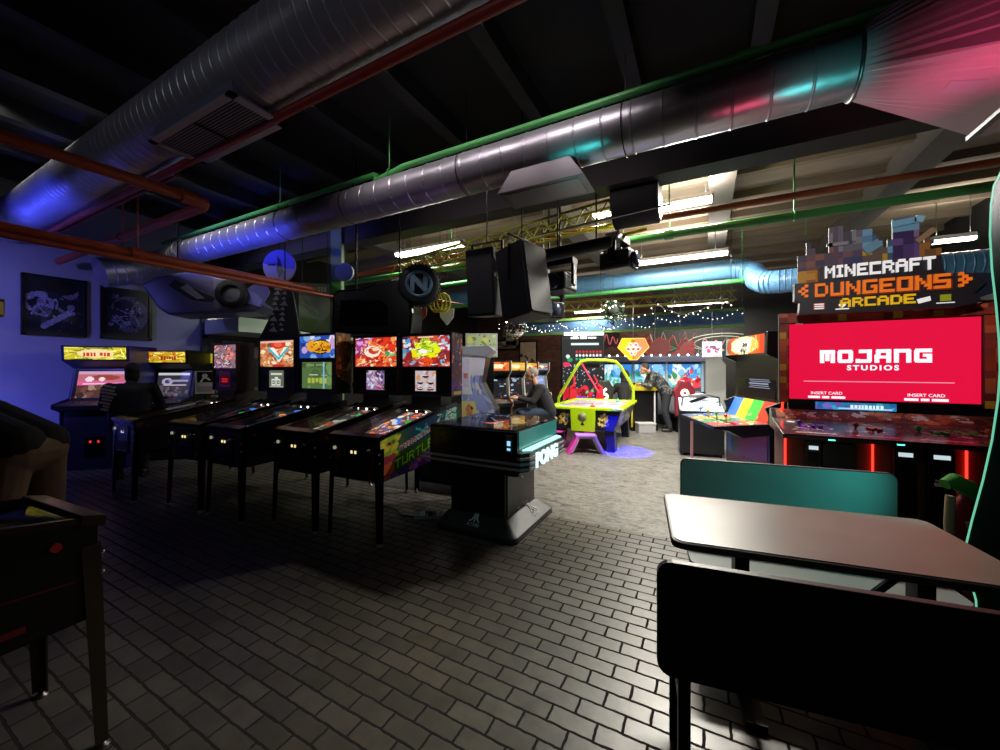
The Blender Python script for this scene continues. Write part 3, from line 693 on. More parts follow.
slanttext(sa, 'TEENAGE MUTANT NINJA', .21, .585, .07, '#f0e8d8', .16, .5) if False else slanttext(sa, 'TEENAGE MUTANT', .215, .585, .075, '#f0e8d8', .158)
for k, cc in ((0, '#182808'), (1, '#6ab828')):
    if k == 0: sa.poly([(.14, .1), (.66, .34), (.68, .66), (.14, .44)], '#24400e')
    slanttext(sa, 'TURTLES', .15, .18, .22, cc if k else '#182808', .17, .55 if False else .67)
sa.blobs(34, ['#38a868', '#50c888', '#207850', '#104030', '#88e0a0'], .02, .045, (.66, .5, .98, .95)).strokes(24, ['#a0f0b0', '#103020'], .006, (.66, .45, .98, .98), .08).blobs(10, ['#2a8a80', '#48c0a8'], .01, .03, (.4, .7, .58, .92))
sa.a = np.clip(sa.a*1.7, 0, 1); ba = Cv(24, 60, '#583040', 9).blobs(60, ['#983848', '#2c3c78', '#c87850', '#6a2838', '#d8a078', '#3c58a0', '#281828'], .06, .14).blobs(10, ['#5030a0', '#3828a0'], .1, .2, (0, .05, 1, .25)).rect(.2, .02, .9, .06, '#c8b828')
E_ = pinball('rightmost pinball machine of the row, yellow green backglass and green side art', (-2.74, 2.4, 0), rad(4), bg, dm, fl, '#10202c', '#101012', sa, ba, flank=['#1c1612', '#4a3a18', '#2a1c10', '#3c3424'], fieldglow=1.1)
# fourth
bg = Cv(64, 54, '#c03028', 13).blobs(40, ['#a04098', '#c868c0', '#783088', '#e0a0d8'], .04, .1, (0, .45, .5, 1)).blobs(50, ['#e83820', '#f06030', '#b81c18', '#f8a050'], .04, .1, (.3, .2, 1, 1)).blobs(14, ['#30a060', '#58c080'], .04, .07, (.75, .2, 1, .5))
bg.blobs(40, ['#e04028', '#f0d8b0', '#f08040', '#c02018'], .04, .08, (0, 0, 1, .3)).ell(.42, .52, .2, .2, '#f8e8d0').ell(.46, .56, .13, .13, '#d03838').ell(.5, .6, .08, .07, '#f8d8a0').strokes(50, ['#fff0e0', '#802020', '#f8c060'], .009, (0, 0, 1, 1), .14)
dm = Cv(36, 28, '#9878a8', 5).blobs(40, ['#c8a8d0', '#703858', '#e8e0f0', '#c04868', '#484078'], .05, .12).strokes(10, ['#f8f0f8'], .012)
fl = Cv(48, 90, '#3c4444', 17).blobs(110, ['#5c6a60', '#888c78', '#b03028', '#30383c', '#a89878', '#c84038', '#c8c0b0'], .03, .09).blobs(30, ['#d83028', '#a81c1c', '#f06848'], .04, .08, (.3, .15, 1, .5)).rect(0, 0, 1, .14, '#14100e').blobs(10, ['#d88048', '#e8b880', '#58a8b8'], .05, .09, (.1, .16, .5, .3))
pinball('pinball machine with red and violet backglass, left of the one with green side art', (-3.46, 2.32, 0), rad(3), bg, dm, fl, '#2a0e10', '#101012', None, Cv(20, 50, '#301010', 3).blobs(30, ['#501818', '#301010', '#783020'], .05, .12), flank=['#18100e', '#201614', '#40120e', '#181210'])
# third: tall green display
bg = Cv(60, 34, '#2848a0', 23).blobs(40, ['#3868c8', '#80a8e0', '#c0a0d0', '#203880', '#e0d8f0'], .04, .12).ell(.6, .5, .3, .33, '#201008').ell(.6, .5, .27, .28, '#e8a020').ell(.35, .55, .13, .26, '#e8a020').blobs(14, ['#f8c840', '#b87010', '#f0a828'], .03, .07, (.35, .3, .85, .7)).strokes(8, ['#302008'], .012, (.4, .3, .8, .7), .15)
dm = Cv(60, 50, '#5c7a48', 2).rect(0, .8, 1, .97, '#485c38').blobs(20, ['#6c8a50', '#506c3c', '#7c9a60'], .05, .15).text('~~~~ ~~~~~', .45, .84, .1, '#8ca870').rect(.25, .5, .55, .54, '#c8d8b8').text('~~~~~', .45, .2, .2, '#b8c848').rect(.72, 0, .76, 1, '#8cc8d8').rect(.66, .5, .86, .53, '#a8d8e0')
fl = Cv(48, 90, '#1c2838', 27).blobs(90, ['#283c58', '#48607c', '#182030', '#3868a8', '#b8c0c8', '#58483c'], .03, .09).blobs(16, ['#d8a080', '#c87868', '#8878c8', '#e8d8c8'], .05, .09, (.1, .15, .6, .35)).rect(0, 0, 1, .14, '#0c0c12')
ba = Cv(24, 60, '#6a4418', 29).blobs(30, ['#a86c20', '#885018', '#c88428', '#50300c'], .07, .2).blobs(6, ['#d84020', '#e8a040'], .06, .12, (.0, .35, .4, .65)).poly([(0, 0), (1, 0), (1, .12), (0, .3)], '#18101c').strokes(14, ['#281808'], .02, (0, 0, 1, 1), .3)
pinball('pinball machine with tall green score display and orange backbox side', (-4.3, 2.13, 0), rad(2), bg, dm, fl, '#12101e', '#0c0c0e', None, ba, bbh=.76, shift=.09, flank=['#120e10', '#201a18', '#2a2018'])
# second
bg = Cv(56, 54, '#c88048', 33).blobs(70, ['#e8a060', '#f0d0a0', '#b85030', '#f8e8c8', '#d04838', '#804030'], .04, .09).poly([(.25, .75), (.42, .75), (.58, .42), (.72, .75), (.85, .75), (.6, .2), (.55, .2)], '#f8f0e8')
bg.line(.25, .72, .56, .3, .035, '#30b8c8').line(.85, .72, .56, .3, .035, '#30b8c8').ell(.55, .85, .22, .16, '#d83828').ell(.55, .85, .12, .09, '#f06048').rect(0, .93, 1, 1, '#e8b8a0').ell(.55, .04, .2, .06, '#c83020').strokes(30, ['#fff0d8', '#883020'], .008, (0, 0, 1, .5), .12)
dm = Cv(36, 26, '#6c7060', 6).rect(.1, .75, .9, .85, '#e0e8d0').rect(.38, .45, .62, .62, '#e8f0e0').text('00', .5, .15, .3, '#f0f8e8').rect(.05, .02, .95, .08, '#d8d8d0')
fl = Cv(48, 90, '#38282c', 37).blobs(120, ['#6a4048', '#a86868', '#281c20', '#c8a090', '#903838', '#d0b8b0', '#483848'], .03, .09).rect(0, 0, 1, .14, '#0c0c12')
pinball('pinball machine whose backglass shows a pale blue V under a red disc', (-4.99, 2.08, 0), rad(5), bg, dm, fl, '#191438', '#0c0c0e', None, None, flank=['#302420', '#483830', '#201818', '#584840'])
# first
bg = Cv(48, 60, '#887078', 43).blobs(90, ['#c8b0b8', '#a04848', '#50405c', '#e8d8d8', '#b86860', '#7868a0', '#302838'], .04, .1).strokes(60, ['#f8f0f0', '#282030', '#c05048'], .012, (0, 0, 1, 1), .16).blobs(14, ['#d86858', '#e89080'], .06, .1, (.55, .4, 1, .95))
dm = Cv(44, 20, '#281c70', 7).rect(.3, .2, .7, .8, '#300810').text('OO', .5, .35, .3, '#f82030').ell(.12, .5, .08, .2, '#0c0820').ell(.88, .5, .08, .2, '#0c0820')
dm = Cv(44, 20, '#28104a', 7).rect(.05, .1, .95, .9, '#380810').text('0000', .5, .3, .3, '#f82030')
fl = Cv(48, 90, '#3c3830', 47).blobs(120, ['#605c48', '#888068', '#28241c', '#a87858', '#b8b4a8', '#484838', '#c8c850'], .03, .09).rect(0, 0, 1, .14, '#0c0c12')
pinball('pinball machine at the left end of the row with a small red digit display', (-6.0, 1.9, 0), rad(0), bg, dm, fl, '#342c28', '#1c1c22', None, Cv(20, 40, '#201418', 5).blobs(30, ['#301c20', '#201014', '#402830'], .08, .2), flank=['#2018a0', '#3028c0', '#181478', '#6860c0'], led='#c8c8ff', fieldglow=.3, wide=.62, bbh=.68)
# ------------------------------------------------------------------ upright arcade cabinets
def upright(label, loc, rz, w, h, side, marquee, screen, body='#101012', deck=None, md=1.4, sd=1.0, sideart=None, group=None, edge=None, face='#2c2c30', name='arcade_cabinet', depth=.75, cat='arcade machine'):
    t = thing(name, label, cat, loc, rz, group)
    k = h/1.85; d = depth
    prof = [(0, 0), (0, .86*k), (-.14, .92*k), (-.14, .99*k), (.16, 1.06*k), (.26, 1.5*k), (.04, 1.62*k), (.02, h), (d, h), (d, 0)]
    for s in (-1, 1):
        MB().prism(prof, s*w/2-(.02 if s > 0 else 0), s*w/2+(.02 if s < 0 else 0)).build('side_panel', side, t, .004)
        if edge:
            mb = MB(); pts = [(s*w/2, y-.004, z) for y, z in prof[:8]]
            mb.tube(pts, .011, 6).build('edge_trim', edge, t)
    a = w/2-.02
    MB().bb(-a, a, .02, d-.02, .0, .88*k).build('body', mat('cabbody_'+body, body, .5), t, .003)
    MB().prism([(-.12, .9*k), (-.12, .965*k), (.16, 1.03*k), (.16, .9*k)], -a, a).build('control_panel', mat('deck_black', '#17161a', .35), t, .003)
    dk = deck or Cv(30, 12, '#4a443c', 3).blobs(14, ['#6a6050', '#2c2824', '#8c8068'], .05, .12)
    dk.sheet('deck_art', lambda u, v: (-a+.01+(2*a-.02)*u, -.115+.27*v, .967*k+.063*k*v), printmat(0), t)
    for s in (-1, 1):
        x = s*a*.5; z = .99*k
        MB().cyl((x-.05, 0, z), (x-.05, -.01, z+.075), .006).sph((x-.05, -.012, z+.085), .018, 12, 8).build('joystick', mat('joystick_ball', '#a02028', .3), t)
        for q in range(3): MB().cyl((x+.01+q*.035, .01, z), (x+.01+q*.035, .008, z+.014), .012, n=12).build('push_button', mat('button_'+('#c8c8c8' if q % 2 else '#2858a8'), '#c8c8c8' if q % 2 else '#2858a8', .3), t)
    MB().prism([(.15, 1.03*k), (.25, 1.5*k), (d-.02, 1.5*k), (d-.02, .88*k), (.15, .88*k)], -a, a).build('monitor_housing', mat('face_'+face, face, .4), t)
    screen.sheet('screen', lambda u, v: (-a*.84+a*1.68*u, (.15+.1*(.03+.4*v)/.47)-.006, 1.06*k+.4*k*v), printmat(sd, .15), t)
    mb = MB()
    for (u0, u1, v0, v1) in ((-.94, -.84, -.05, 1.05), (.84, .94, -.05, 1.05), (-.94, .94, -.1, 0), (-.94, .94, 1, 1.08)):
        q = lambda u, v, o: (a*u, .15+.1*(.03+.4*v)/.47-o, 1.06*k+.4*k*v)
        mb.add([q(u0, v0, .016), q(u1, v0, .016), q(u1, v1, .016), q(u0, v1, .016), q(u0, v0, .002), q(u1, v0, .002), q(u1, v1, .002), q(u0, v1, .002)], [(0,1,2,3),(7,6,5,4),(4,5,1,0),(5,6,2,1),(6,7,3,2),(7,4,0,3)])
    mb.build('screen_bezel', BLK, t)
    MB().prism([(.045, 1.615*k), (.03, h-.01), (d-.02, h-.01), (d-.02, 1.5*k), (.26, 1.5*k)], -a, a).build('marquee_box', mat('cabbody_'+body, body, .5), t)
    marquee.sheet('marquee', lambda u, v: (-a+.02+(2*a-.04)*u, .034-.008*v, 1.64*k+(h-.03-1.64*k)*v), printmat(md, .3), t)
    MB().bb(-.13, .13, .008, .022, .18*k, .5*k).build('coin_door', BLKM, t, .004)
    for s in (-1, 1): MB().bb(s*.05-.012, s*.05+.012, .002, .01, .4*k, .435*k).build('coin_slot', glow('red_coin_lamp', '#e03020', 1.2), t)
    if sideart:
        for s in (-1, 1): sideart.sheet('side_art', lambda u, v, s=s: (s*(w/2+.002), .02+(d-.04)*(u if s > 0 else 1-u), .05+(h-.1)*v), printmat(0), t)
    return t
# three at the left wall
yel = Cv(60, 16, '#c8b820', 3).strokes(40, ['#e8e060', '#888c10', '#f8f080', '#586010'], .012, (0, 0, 1, 1), .3).ell(.5, .5, .3, .36, '#f0d8a0').text('~~~~ ~~~', .5, .28, .45, '#c83818')
scr = Cv(60, 36, '#583830', 4).rect(0, .48, 1, .62, '#f060a0').rect(0, .62, 1, .9, '#c87080').rect(0, .9, 1, 1, '#d8a8c8').ell(.5, .76, .3, .1, '#a04838').ell(.22, .7, .08, .1, '#ffe8f0').ell(.45, .7, .06, .08, '#ffe8f0').blobs(30, ['#704840', '#402828', '#907060', '#a88878'], .03, .08, (0, 0, 1, .46)).rect(.1, .5, .9, .56, '#ffc0e0')
def WX(px, d):
    q = W(px, 368, d); return Vector((q.x, q.y, 0))
def silver(label, p, rz):
    return upright(label, p, rz, .84, 1.86, mat('cab_blue_side', '#20206a', .35), yel, scr, '#0e0e24', Cv(30, 10, '#5c4c3c', 3).blobs(14, ['#8c7050', '#4a3c30'], .05, .12), 1.1, .9, face='#6a6a70', depth=.7)
silver('video game cabinet in grey and blue with a yellow marquee, closest to the pictures', WX(94, 5.75), rad(42))
m2 = Cv(50, 14, '#c8a020', 3).strokes(30, ['#f0e040', '#c85018', '#f8f080'], .015, (0, 0, 1, 1), .2).text('~~~~~~', .5, .25, .45, '#a03010')
s2 = Cv(44, 40, '#3c3840', 5).rect(0, .9, 1, 1, '#e8e8f0').ell(.3, .62, .17, .16, '#c0b8e8').ell(.3, .62, .08, .08, '#504870').rect(.35, .62, .95, .7, '#b8a8b0').rect(.2, .45, .9, .5, '#d8c8c8').blobs(24, ['#48444c', '#605868', '#78707c'], .04, .1, (0, 0, 1, .4))
upright('black video game cabinet with a golden marquee behind the person in the dark jacket', WX(166, 6.35), rad(40), .6, 1.82, BLK, m2, s2, '#0c0c0e', None, 1.0, .7)
upright('black video game cabinet, only partly seen between the golden marquee one and the pinball row', WX(206, 7.2), rad(40), .6, 1.82, BLK, Cv(20, 14, '#c8b820', 8).strokes(10, ['#f8f060', '#887808'], .03), Cv(20, 24, '#28262c', 8).blobs(20, ['#38343c', '#504858'], .06, .2), '#0c0c0e', None, .8, .5)
c = Cv(20, 24, '#d8d8d8', 3).rect(.08, .5, .92, .95, '#181818').ell(.5, .78, .14, .1, '#f0f0f0').line(.5, .75, .3, .55, .05, '#f0f0f0').line(.5, .75, .75, .6, .05, '#f0f0f0').rect(.12, .1, .88, .35, '#b8a8a8')
t = thing('poster_stand', 'small black and white poster card standing beside the left pinball backbox', 'poster', W(205, 384, 5.9)-Vector((0, 0, 1.3)), YAW+.5)
c.front('card', -.12, .12, 1.15, 1.5, -.012, printmat(0), t); MB().bb(-.12, .12, -.01, 0, 1.13, 1.51).build('card_back', BLK, t); MB().cyl((0, .01, 0), (0, .01, 1.2), .012).lathe([(0,0),(.14,0),(.14,.012),(.02,.02),(0,.02)]).build('stand', BLKM, t)
# ------------------------------------------------------------------ pong table
t = thing('pong_table', 'black and silver two player electronic table on a square pedestal with teal glow', 'arcade table', (-1.86, 3.42, 0))
mb = MB()
base = rrect(-.43, .43, -.47, .47, .07); top = rrect(-.35, .28, -.35, .35, .02)
n = len(base); mb.add([(x, y, .015) for x, y in base] + [(x, y, .05) for x, y in base] + [(x, y, .15) for x, y in top], [(i, (i+1) % n, n+(i+1) % n, n+i) for i in range(n)] + [(n+i, n+(i+1) % n, 2*n+(i+1) % n, 2*n+i) for i in range(n)] + [tuple(range(n))[::-1], tuple(range(2*n, 3*n))])
bs = mb.build('base_plate', mat('base_dark_grey', '#2e2e32', .4), t, .003)
MB().prism(rrect(-.435, .435, -.475, .475, .07), 0, .02, 'z').build('base_skid', BLK, bs)
LET = mat('white_lettering', '#e8e8e8', .5)
def logo(parent, loc, rot, s=.1):
    mb = MB()
    mb.bb(-.06*s, .06*s, -.008, 0, 0, 1.0*s)
    for q in (-1, 1):
        pts = [(q*.14*s, 1.0*s), (q*.14*s, .6*s), (q*.22*s, .36*s), (q*.42*s, .12*s), (q*.62*s, .0*s), (q*.62*s, .16*s), (q*.42*s, .3*s), (q*.3*s, .5*s), (q*.26*s, .75*s), (q*.26*s, 1.0*s)]
        if q < 0: pts = pts[::-1]
        mb.prism(pts, -.008, 0, 'y')
    o = mb.build('logo', LET, parent, loc=loc, rot=rot)
    lettering('ATARI', s*.55, LET, o, (0, -.004, -s*.3), ext=.002, name='lettering')
sl = math.atan2(.1, .12)
logo(bs, (-.02, -.41, .1), (-(PI/2-sl), 0, 0), .085)
sl = math.atan2(.1, .15)
logo(bs, (.355, .12, .1), (-(PI/2-sl), 0, PI/2), .1)
MB().bb(-.33, .26, -.33, .33, .1, .6).build('pedestal', mat('pedestal_black', '#121114', .4), t, .004)
pd = MB().bb(.26, .272, -.3, .32, .12, .53).build('pedestal_door', mat('door_plum_black', '#241d26', .4), t, .004)
MB().cyl((.27, -.0, .46), (.28, -.0, .46), .009, n=10).build('lock', CHROME, pd)
MB().bb(.27, .28, -.1, -.04, .17, .18).bb(.27, .28, .04, .14, .17, .185).build('latch', STEEL, pd)
bx = MB().prism(rrect(-.47, .47, -.5, .5, .04), .6, .7, 'z').build('under_tray', BLK, t)
MB().bb(-.46, .46, -.5, .5, .7, .985).build('cabinet', mat('pong_black', '#0d0d10', .25), t, .012)
# playing surface with lit lines
c = Cv(60, 60, '#0c0e18', 3).strokes(10, ['#8890e8', '#a8b0f8'], .01, (0, .3, .6, .9), .4).blobs(8, ['#202838', '#303848'], .05, .1).ell(.55, .3, .07, .05, '#f08870').ell(.8, .45, .08, .1, '#8c7840').rect(.3, .0, .32, 1, '#303850').blobs(10, ['#a09060', '#605030', '#c8b888'], .02, .05, (.6, .2, 1, .8))
c.sheet('play_surface', lambda u, v: (-.45+.9*u, -.49+.98*v, .992), printmat(.7, .08), t)
MB().bb(-.46, .46, -.5, .5, .996, 1.004).build('glass_top', GLASS, t)
STR = mat('silver_stripe', '#9c9ca0', .35, .5)
for k in range(3):
    z = .655 + k*.045
    MB().prism([(.46, -.5), (.5, -.52), (.56, -.44), (.56, .44), (.5, .52), (.46, .5)], z, z+.02, 'z').build('stripe', STR, t, .003)
MB().prism([(.46, -.5), (.49, -.51), (.545, -.43), (.545, .43), (.49, .51), (.46, .5)], .64, .8, 'z').build('bumper_ledge', BLK, t, .004)
for k in range(2):
    z = .655 + k*.045
    MB().bb(-.56, .5, -.522, -.5, z, z+.02).build('stripe', STR, t, .003)
MB().bb(.462, .466, -.46, .46, .83, .975).build('side_window', mat('teal_side_glass', '#2e6a66', .15, emit=.28, ecol='#4ab0a8'), t)
MB().prism([(.465, -.4), (.53, -.34), (.53, .42), (.465, .46)], .802, .812, 'z').build('light_strip', glow('teal_strip', '#a8fff4', 1.6), t)
lettering('PONG', .17, glow('pong_letters', '#d8fff8', 1.3), t, (.563, -.05, .71), (PI/2, 0, PI/2), .006, sx=1.15, off=.008)
for x in (-.33, -.05, .08, .2, .3):
    MB().cyl((x, -.505, .87), (x, -.5, .87), .014 if x != .08 else .02, n=14).build('control_knob', BLKM, t)
cm = MB().bb(.36, .42, -.51, -.5, .8, .95).build('coin_acceptor', STEEL, t, .003)
for (z0_, z1_) in ((.86, .9), (.82, .84)): MB().bb(.375, .405, -.514, -.51, z0_, z1_).build('coin_lamp', glow('coin_lamp_blue', '#8fd0ff', 1.2), cm)
t = thing('equipment_case', 'low black equipment case on the floor behind the pong table', 'case', (-2.75, 4.35, 0), rad(4))
MB().bb(-.75, .75, -.25, .3, .03, .62).build('case_body', BLKR, t, .015)
MB().bb(-.76, .76, -.26, .31, .62, .68).build('lid', BLK, t, .01)
for x in (-.65, .65):
    for y in (-.18, .22): MB().cyl((x, y, 0), (x, y, .03), .03, n=12).build('foot', BLKM, t)
for x in (-.4, .4): MB().bb(x-.03, x+.03, -.27, -.25, .54, .64).build('latch', STEEL, t)
t = thing('power_strip', 'pale grey power strip with plugs on the floor under the rightmost pinball machine', 'power strip', (-2.45, 3.1, 0), rad(30))
MB().bb(-.16, .16, -.03, .03, 0, .035).build('strip_body', mat('strip_grey', '#8c8c90', .5), t, .006)
for k in range(3): MB().bb(-.1+.08*k, -.06+.08*k, -.02, .02, .035, .07).build('plug', BLK if k % 2 else WHITE, t, .004)
MB().tube([(-.16, 0, .02), (-.3, .05, .012), (-.38, .2, .012), (-.5, .3, .012), (-.7, .28, .012)], .006, 8).build('cable', BLK, t)
# ------------------------------------------------------------------ bench booth
TT = mat('table_laminate', '#6a5c50', .38, noise=.18, nscale=6, bump=.03)
BT = mat('bench_laminate', '#8a9490', .42, noise=.12, nscale=6)
EDG = mat('dark_edge_band', '#1a1614', .45)
th = rad(8)
t = thing('cafe_table', 'long laminate table with rounded corners and dark edge', 'table', (-.13, 1.83, 0), th)
pts = rrect(0, 1.2, 0, .69, .05)
MB().prism(pts, .735, .765, 'z').build('edge_band', EDG, t, .006)
MB().prism(rrect(.012, 1.188, .012, .678, .045), .764, .769, 'z').build('table_top', TT, t)
for x in (1.0,):
    lg = MB().bb(x-.03, x+.03, .3, .38, .02, .735).build('post', BLKM, t)
    MB().bb(x-.04, x+.04, .02, .66, 0, .03).build('foot_bar', BLKM, lg, .004)
MB().bar((1.0, .34, .7), (.72, .4, .32), .025).build('diagonal_strut', BLKM, t)
MB().bb(.3, .36, .3, .38, .02, .735).build('post', BLKM, t)
MB().bb(.29, .37, .05, .63, 0, .03).build('foot_bar', BLKM, t)
def bench(label, loc, flip, bm, em):
    BL = 1.16 if flip else 1.08
    t = thing('booth_bench', label, 'bench', loc, th if not flip else th)
    q = -1 if flip else 1      # seat towards the table
    MB().prism(rrect(0, BL, .535, .9, .045), -.014, .014, 'y').build('back_edge', em, t, .003)
    MB().prism(rrect(.006, BL-.006, .541, .894, .042), -.017, .017, 'y').build('backrest', bm, t)
    ys = (.05, .42) if not flip else (-.6, -.05); sz = .49 if not flip else .43; ly = .0 if not flip else .035
    MB().prism(rrect(.03 if not flip else 0, BL, ys[0], ys[1], .05), sz, sz+.025, 'z').build('seat', BT, t, .004)
    for x in (.08, 1.0):
        lg = MB().bb(x-.018, x+.018, ly-.018, ly+.018, 0, .8).build('leg', BLKM, t, .002)
        MB().bb(x-.018, x+.018, min(0, q*.42), max(0, q*.42), sz-.04, sz).build('seat_bracket', BLKM, lg)
        MB().bb(x-.018, x+.018, q*.38-.018, q*.38+.018, 0, sz).build('leg', BLKM, t, .002)
    return t
DKB = mat('bench_back_dark', '#1c1a1a', .45)
b1 = bench('nearest bench, seen from behind as a black panel with rounded corners', (-.14, 1.345, 0), False, DKB, mat('brown_edge', '#3a201a', .4))
MB().tube([(.62, -.03, .72), (.64, -.05, .715), (.9, -.05, .7), (.93, -.03, .7)], .008).build('grab_handle', BLKM, b1)
MB().prism(rrect(.012, 1.068, .542, .888, .042), -.019, -.016, 'y').build('back_panel', mat('bench_underside_black', '#070707', .6), b1)
bench('bench on the far side of the table, backrest lit teal', (-.155, 2.94, 0), True, BT, mat('grey_edge', '#3a3c3c', .45))
# ------------------------------------------------------------------ the big four player cabinet with the red screen
t = thing('arcade_cabinet', 'huge arcade machine with a glowing red widescreen and a sign topper', 'arcade machine', (1.3, 4.46, 0))
BRK = Cv(60, 24, '#8a3428', 5)
for i in range(0, 60, 3):
    for j in range(0, 24, 3): BRK.a[j:j+3, i:i+3] = hx(BRK.r.choice(['#8a3428', '#6e2a22', '#9c4030', '#5c241e', '#a85030', '#8a3428', '#b07828' if BRK.r.random() < .25 else '#7c3026']))
body = mat('cabinet_maroon', '#3a1a18', .45)
MB().bb(-.5, .7, .03, .36, .1, 2.03).build('body', body, t, .004)
c = Cv(160, 90, '#e6103f', 2)
c.rect(.09, .232, .88, .242, '#ff9ab0')
logo_ = c.sheet('screen', lambda u, v: (-.61+1.22*u, -.012, 1.235+.69*v), printmat(1.0, .12), t)
WL = glow('white_screen_lettering', '#fff0ff', 1.15)
# wide rounded block letters
def wideletters(parent, word, x0, z0, lw, lh, th_, gap, m, y):
    mb = MB(); x = x0
    def B(a, b, c_, d): mb.bb(x+a*lw, x+b*lw, y-.003, y, z0+c_*lh, z0+d*lh)
    s = th_/lw; q = th_/lh
    for ch in word:
        if ch == 'M': B(0, s, 0, 1); B(0, 1, 1-q, 1); B(.5-s/2, .5+s/2, .15, 1); B(1-s, 1, 0, 1)
        elif ch == 'O': B(.06, .94, 0, q); B(.06, .94, 1-q, 1); B(0, s, .1, .9); B(1-s, 1, .1, .9)
        elif ch == 'J': B(.2, 1, 1-q, 1); B(1-s, 1, .1, 1); B(0, .94, 0, q); B(.0, s*.9, .0, .3)
        elif ch == 'A': B(.12, 1, 1-q, 1); B(1-s, 1, 0, 1); B(0, s, 0, .6); B(0, 1, .32, .32+q*.8); B(.08, .08+s, .5, .95)
        elif ch == 'N': B(0, s, 0, 1); B(0, .94, 1-q, 1); B(1-s, 1, 0, .94)
        elif ch == 'G': B(.06, 1, 1-q, 1); B(0, s, .1, .9); B(.06, 1, 0, q); B(1-s, 1, 0, .5); B(.5, 1, .42, .42+q*.8)
        x += lw+gap
    return mb.build('lettering', m, parent)
wideletters(t, 'MOJANG', -.385, 1.565, .105, .115, .03, .018, WL, -.013)
lettering('STUDIOS', .06, WL, t, (-.03, -.014, 1.52), ext=.001, space=1.35, sx=1.1, off=.002)
for x in (-.34, .3):
    lettering('INSERT CARD', .036, WL, t, (x, -.014, 1.293), ext=.001); MB().bb(x-.13, x-.045, -.015, -.013, 1.247, 1.267).bb(x-.03, x+.02, -.015, -.013, 1.247, 1.267).bb(x+.035, x+.13, -.015, -.013, 1.247, 1.267).build('small_wording', WL, t)
fr = BRK
def fronttile(x0, x1, z0, z1, nm='frame_tiles'):
    MB().bb(x0, x1, -.035, .03, z0, z1).build('screen_frame', body, t, .003)
    w = max(4, round((x1-x0)/.02)); h = max(4, round((z1-z0)/.02)); cv = Cv(w, h, '#8a3428', int(abs(x0)*90+z0*10))
    for i in range(0, w, 3):
        for j in range(0, h, 3): cv.a[j:j+3, i:i+3] = hx(cv.r.choice(['#7a2c22', '#6e2a22', '#8c3828', '#5c241e', '#94442a', '#84301c', '#a07428' if cv.r.random() < .3 else '#742c22']))
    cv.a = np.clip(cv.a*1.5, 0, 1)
    cv.front(nm, x0+.004, x1-.004, z0+.004, z1-.004, -.037, printmat(0), t)
fronttile(-.69, .72, 1.935, 2.03); fronttile(-.69, -.615, 1.2, 1.935); fronttile(.615, .72, 1.2, 1.935)
mb = MB(); r = random.Random(4)
for k in range(12):
    z = 1.25+.065*k
    if r.random() < .7: mb.bb(.72, .72+r.choice((.02, .04)), -.03, .04, z, z+.065)
for k in range(20):
    x = -.66+.07*k
    if r.random() < .5: mb.bb(x, x+.07, -.03, .04, 2.03, 2.03+.02)
mb.build('crenel_blocks', mat('rust_block', '#7c3a24', .5), t)
MB().bb(-.62, .66, -.02, .02, 1.14, 1.235).build('black_band', BLK, t)
c = Cv(80, 10, '#2a78a8', 4).blobs(20, ['#40a0c8', '#2060a0', '#6a50b0'], .03, .08).ell(.15, .5, .06, .3, '#8060c8').rect(.3, .1, .95, .3, '#a0d8f0').text('~~~~~~~~~', .63, .25, .5, '#e0f8ff')
c.front('info_display', -.42, .12, 1.15, 1.215, -.024, printmat(1.0), t)
c = Cv(110, 12, '#5c3428', 6).blobs(60, ['#8c5038', '#3c2420', '#704838', '#a86848', '#50302c'], .015, .04)
for u in (.06, .16, .27, .42, .55, .67, .84): c.blobs(8, ['#d8c8b0', '#e8e0d8', '#a8b8c8', '#807060'], .008, .02, (u-.03, .3, u+.03, .9))
c.a = np.clip(c.a*1.5, 0, 1)
c.sheet('deck_art', lambda u, v: (-.72+1.44*u, -.13+.1*v, 1.065+.075*v), printmat(0), t)
MB().prism([(-.72, .965), (-.72, 1.0), (-.13, 1.06), (-.03, 1.14), (.02, 1.14), (.02, .965)], -.76, .78).build('control_deck', mat('deck_edge_dark', '#241c1c', .3), t, .006)
c = Cv(140, 50, '#382e30', 8).blobs(160, ['#48383a', '#2a2426', '#584448', '#3c3038'], .01, .04)
for u in (.14, .38, .62, .86):
    c.blobs(26, ['#98808a', '#6c5c64', '#28202a', '#b0a0a0', '#7c7890'], .006, .02, (u-.1, .15, u+.1, .85)).rect(u-.09, .12, u+.08, .17, '#a8a098')
c.blobs(10, ['#38a040', '#58c858'], .01, .02, (.7, .55, .8, .75)).blobs(10, ['#c83828', '#e06048'], .01, .02, (.4, .5, .5, .8)).blobs(8, ['#7040a0'], .01, .02, (.08, .3, .2, .7))
c.a = np.clip(c.a*1.6, 0, 1)
c.sheet('deck_top_art', lambda u, v: (-.74+1.5*u, -.715+.585*v, 1.003+.06*v), printmat(0, .2), t)
for k, x in enumerate((-.54, -.18, .18, .54)):
    col = ('#5838a0', '#c83020', '#30a848', '#d08020')[k]
    MB().cyl((x-.06, -.4, 1.02), (x-.06, -.4, 1.06), .007).sph((x-.06, -.4, 1.065), .02, 12, 8).build('joystick', mat('stick_'+col, col, .3), t)
    for q in range(4): MB().cyl((x+.02+(q % 2)*.05, -.45+(q//2)*.06, 1.03), (x+.02+(q % 2)*.05, -.452+(q//2)*.06, 1.05), .017, n=14).build('push_button', mat('btn_'+col, col, .3), t)
MB().bb(-.72, .74, -.46, .02, .0, .965).build('pedestal', mat('wood_block_brown', '#5a3626', .55, noise=.3, nscale=12), t, .004)
LEDR = glow('red_led_strip', '#ff2418', 5)
for x in (-.71, -.16, .34):
    MB().cyl((x, -.475, .3), (x, -.475, .955), .007, n=8).build('led_strip', LEDR, t)
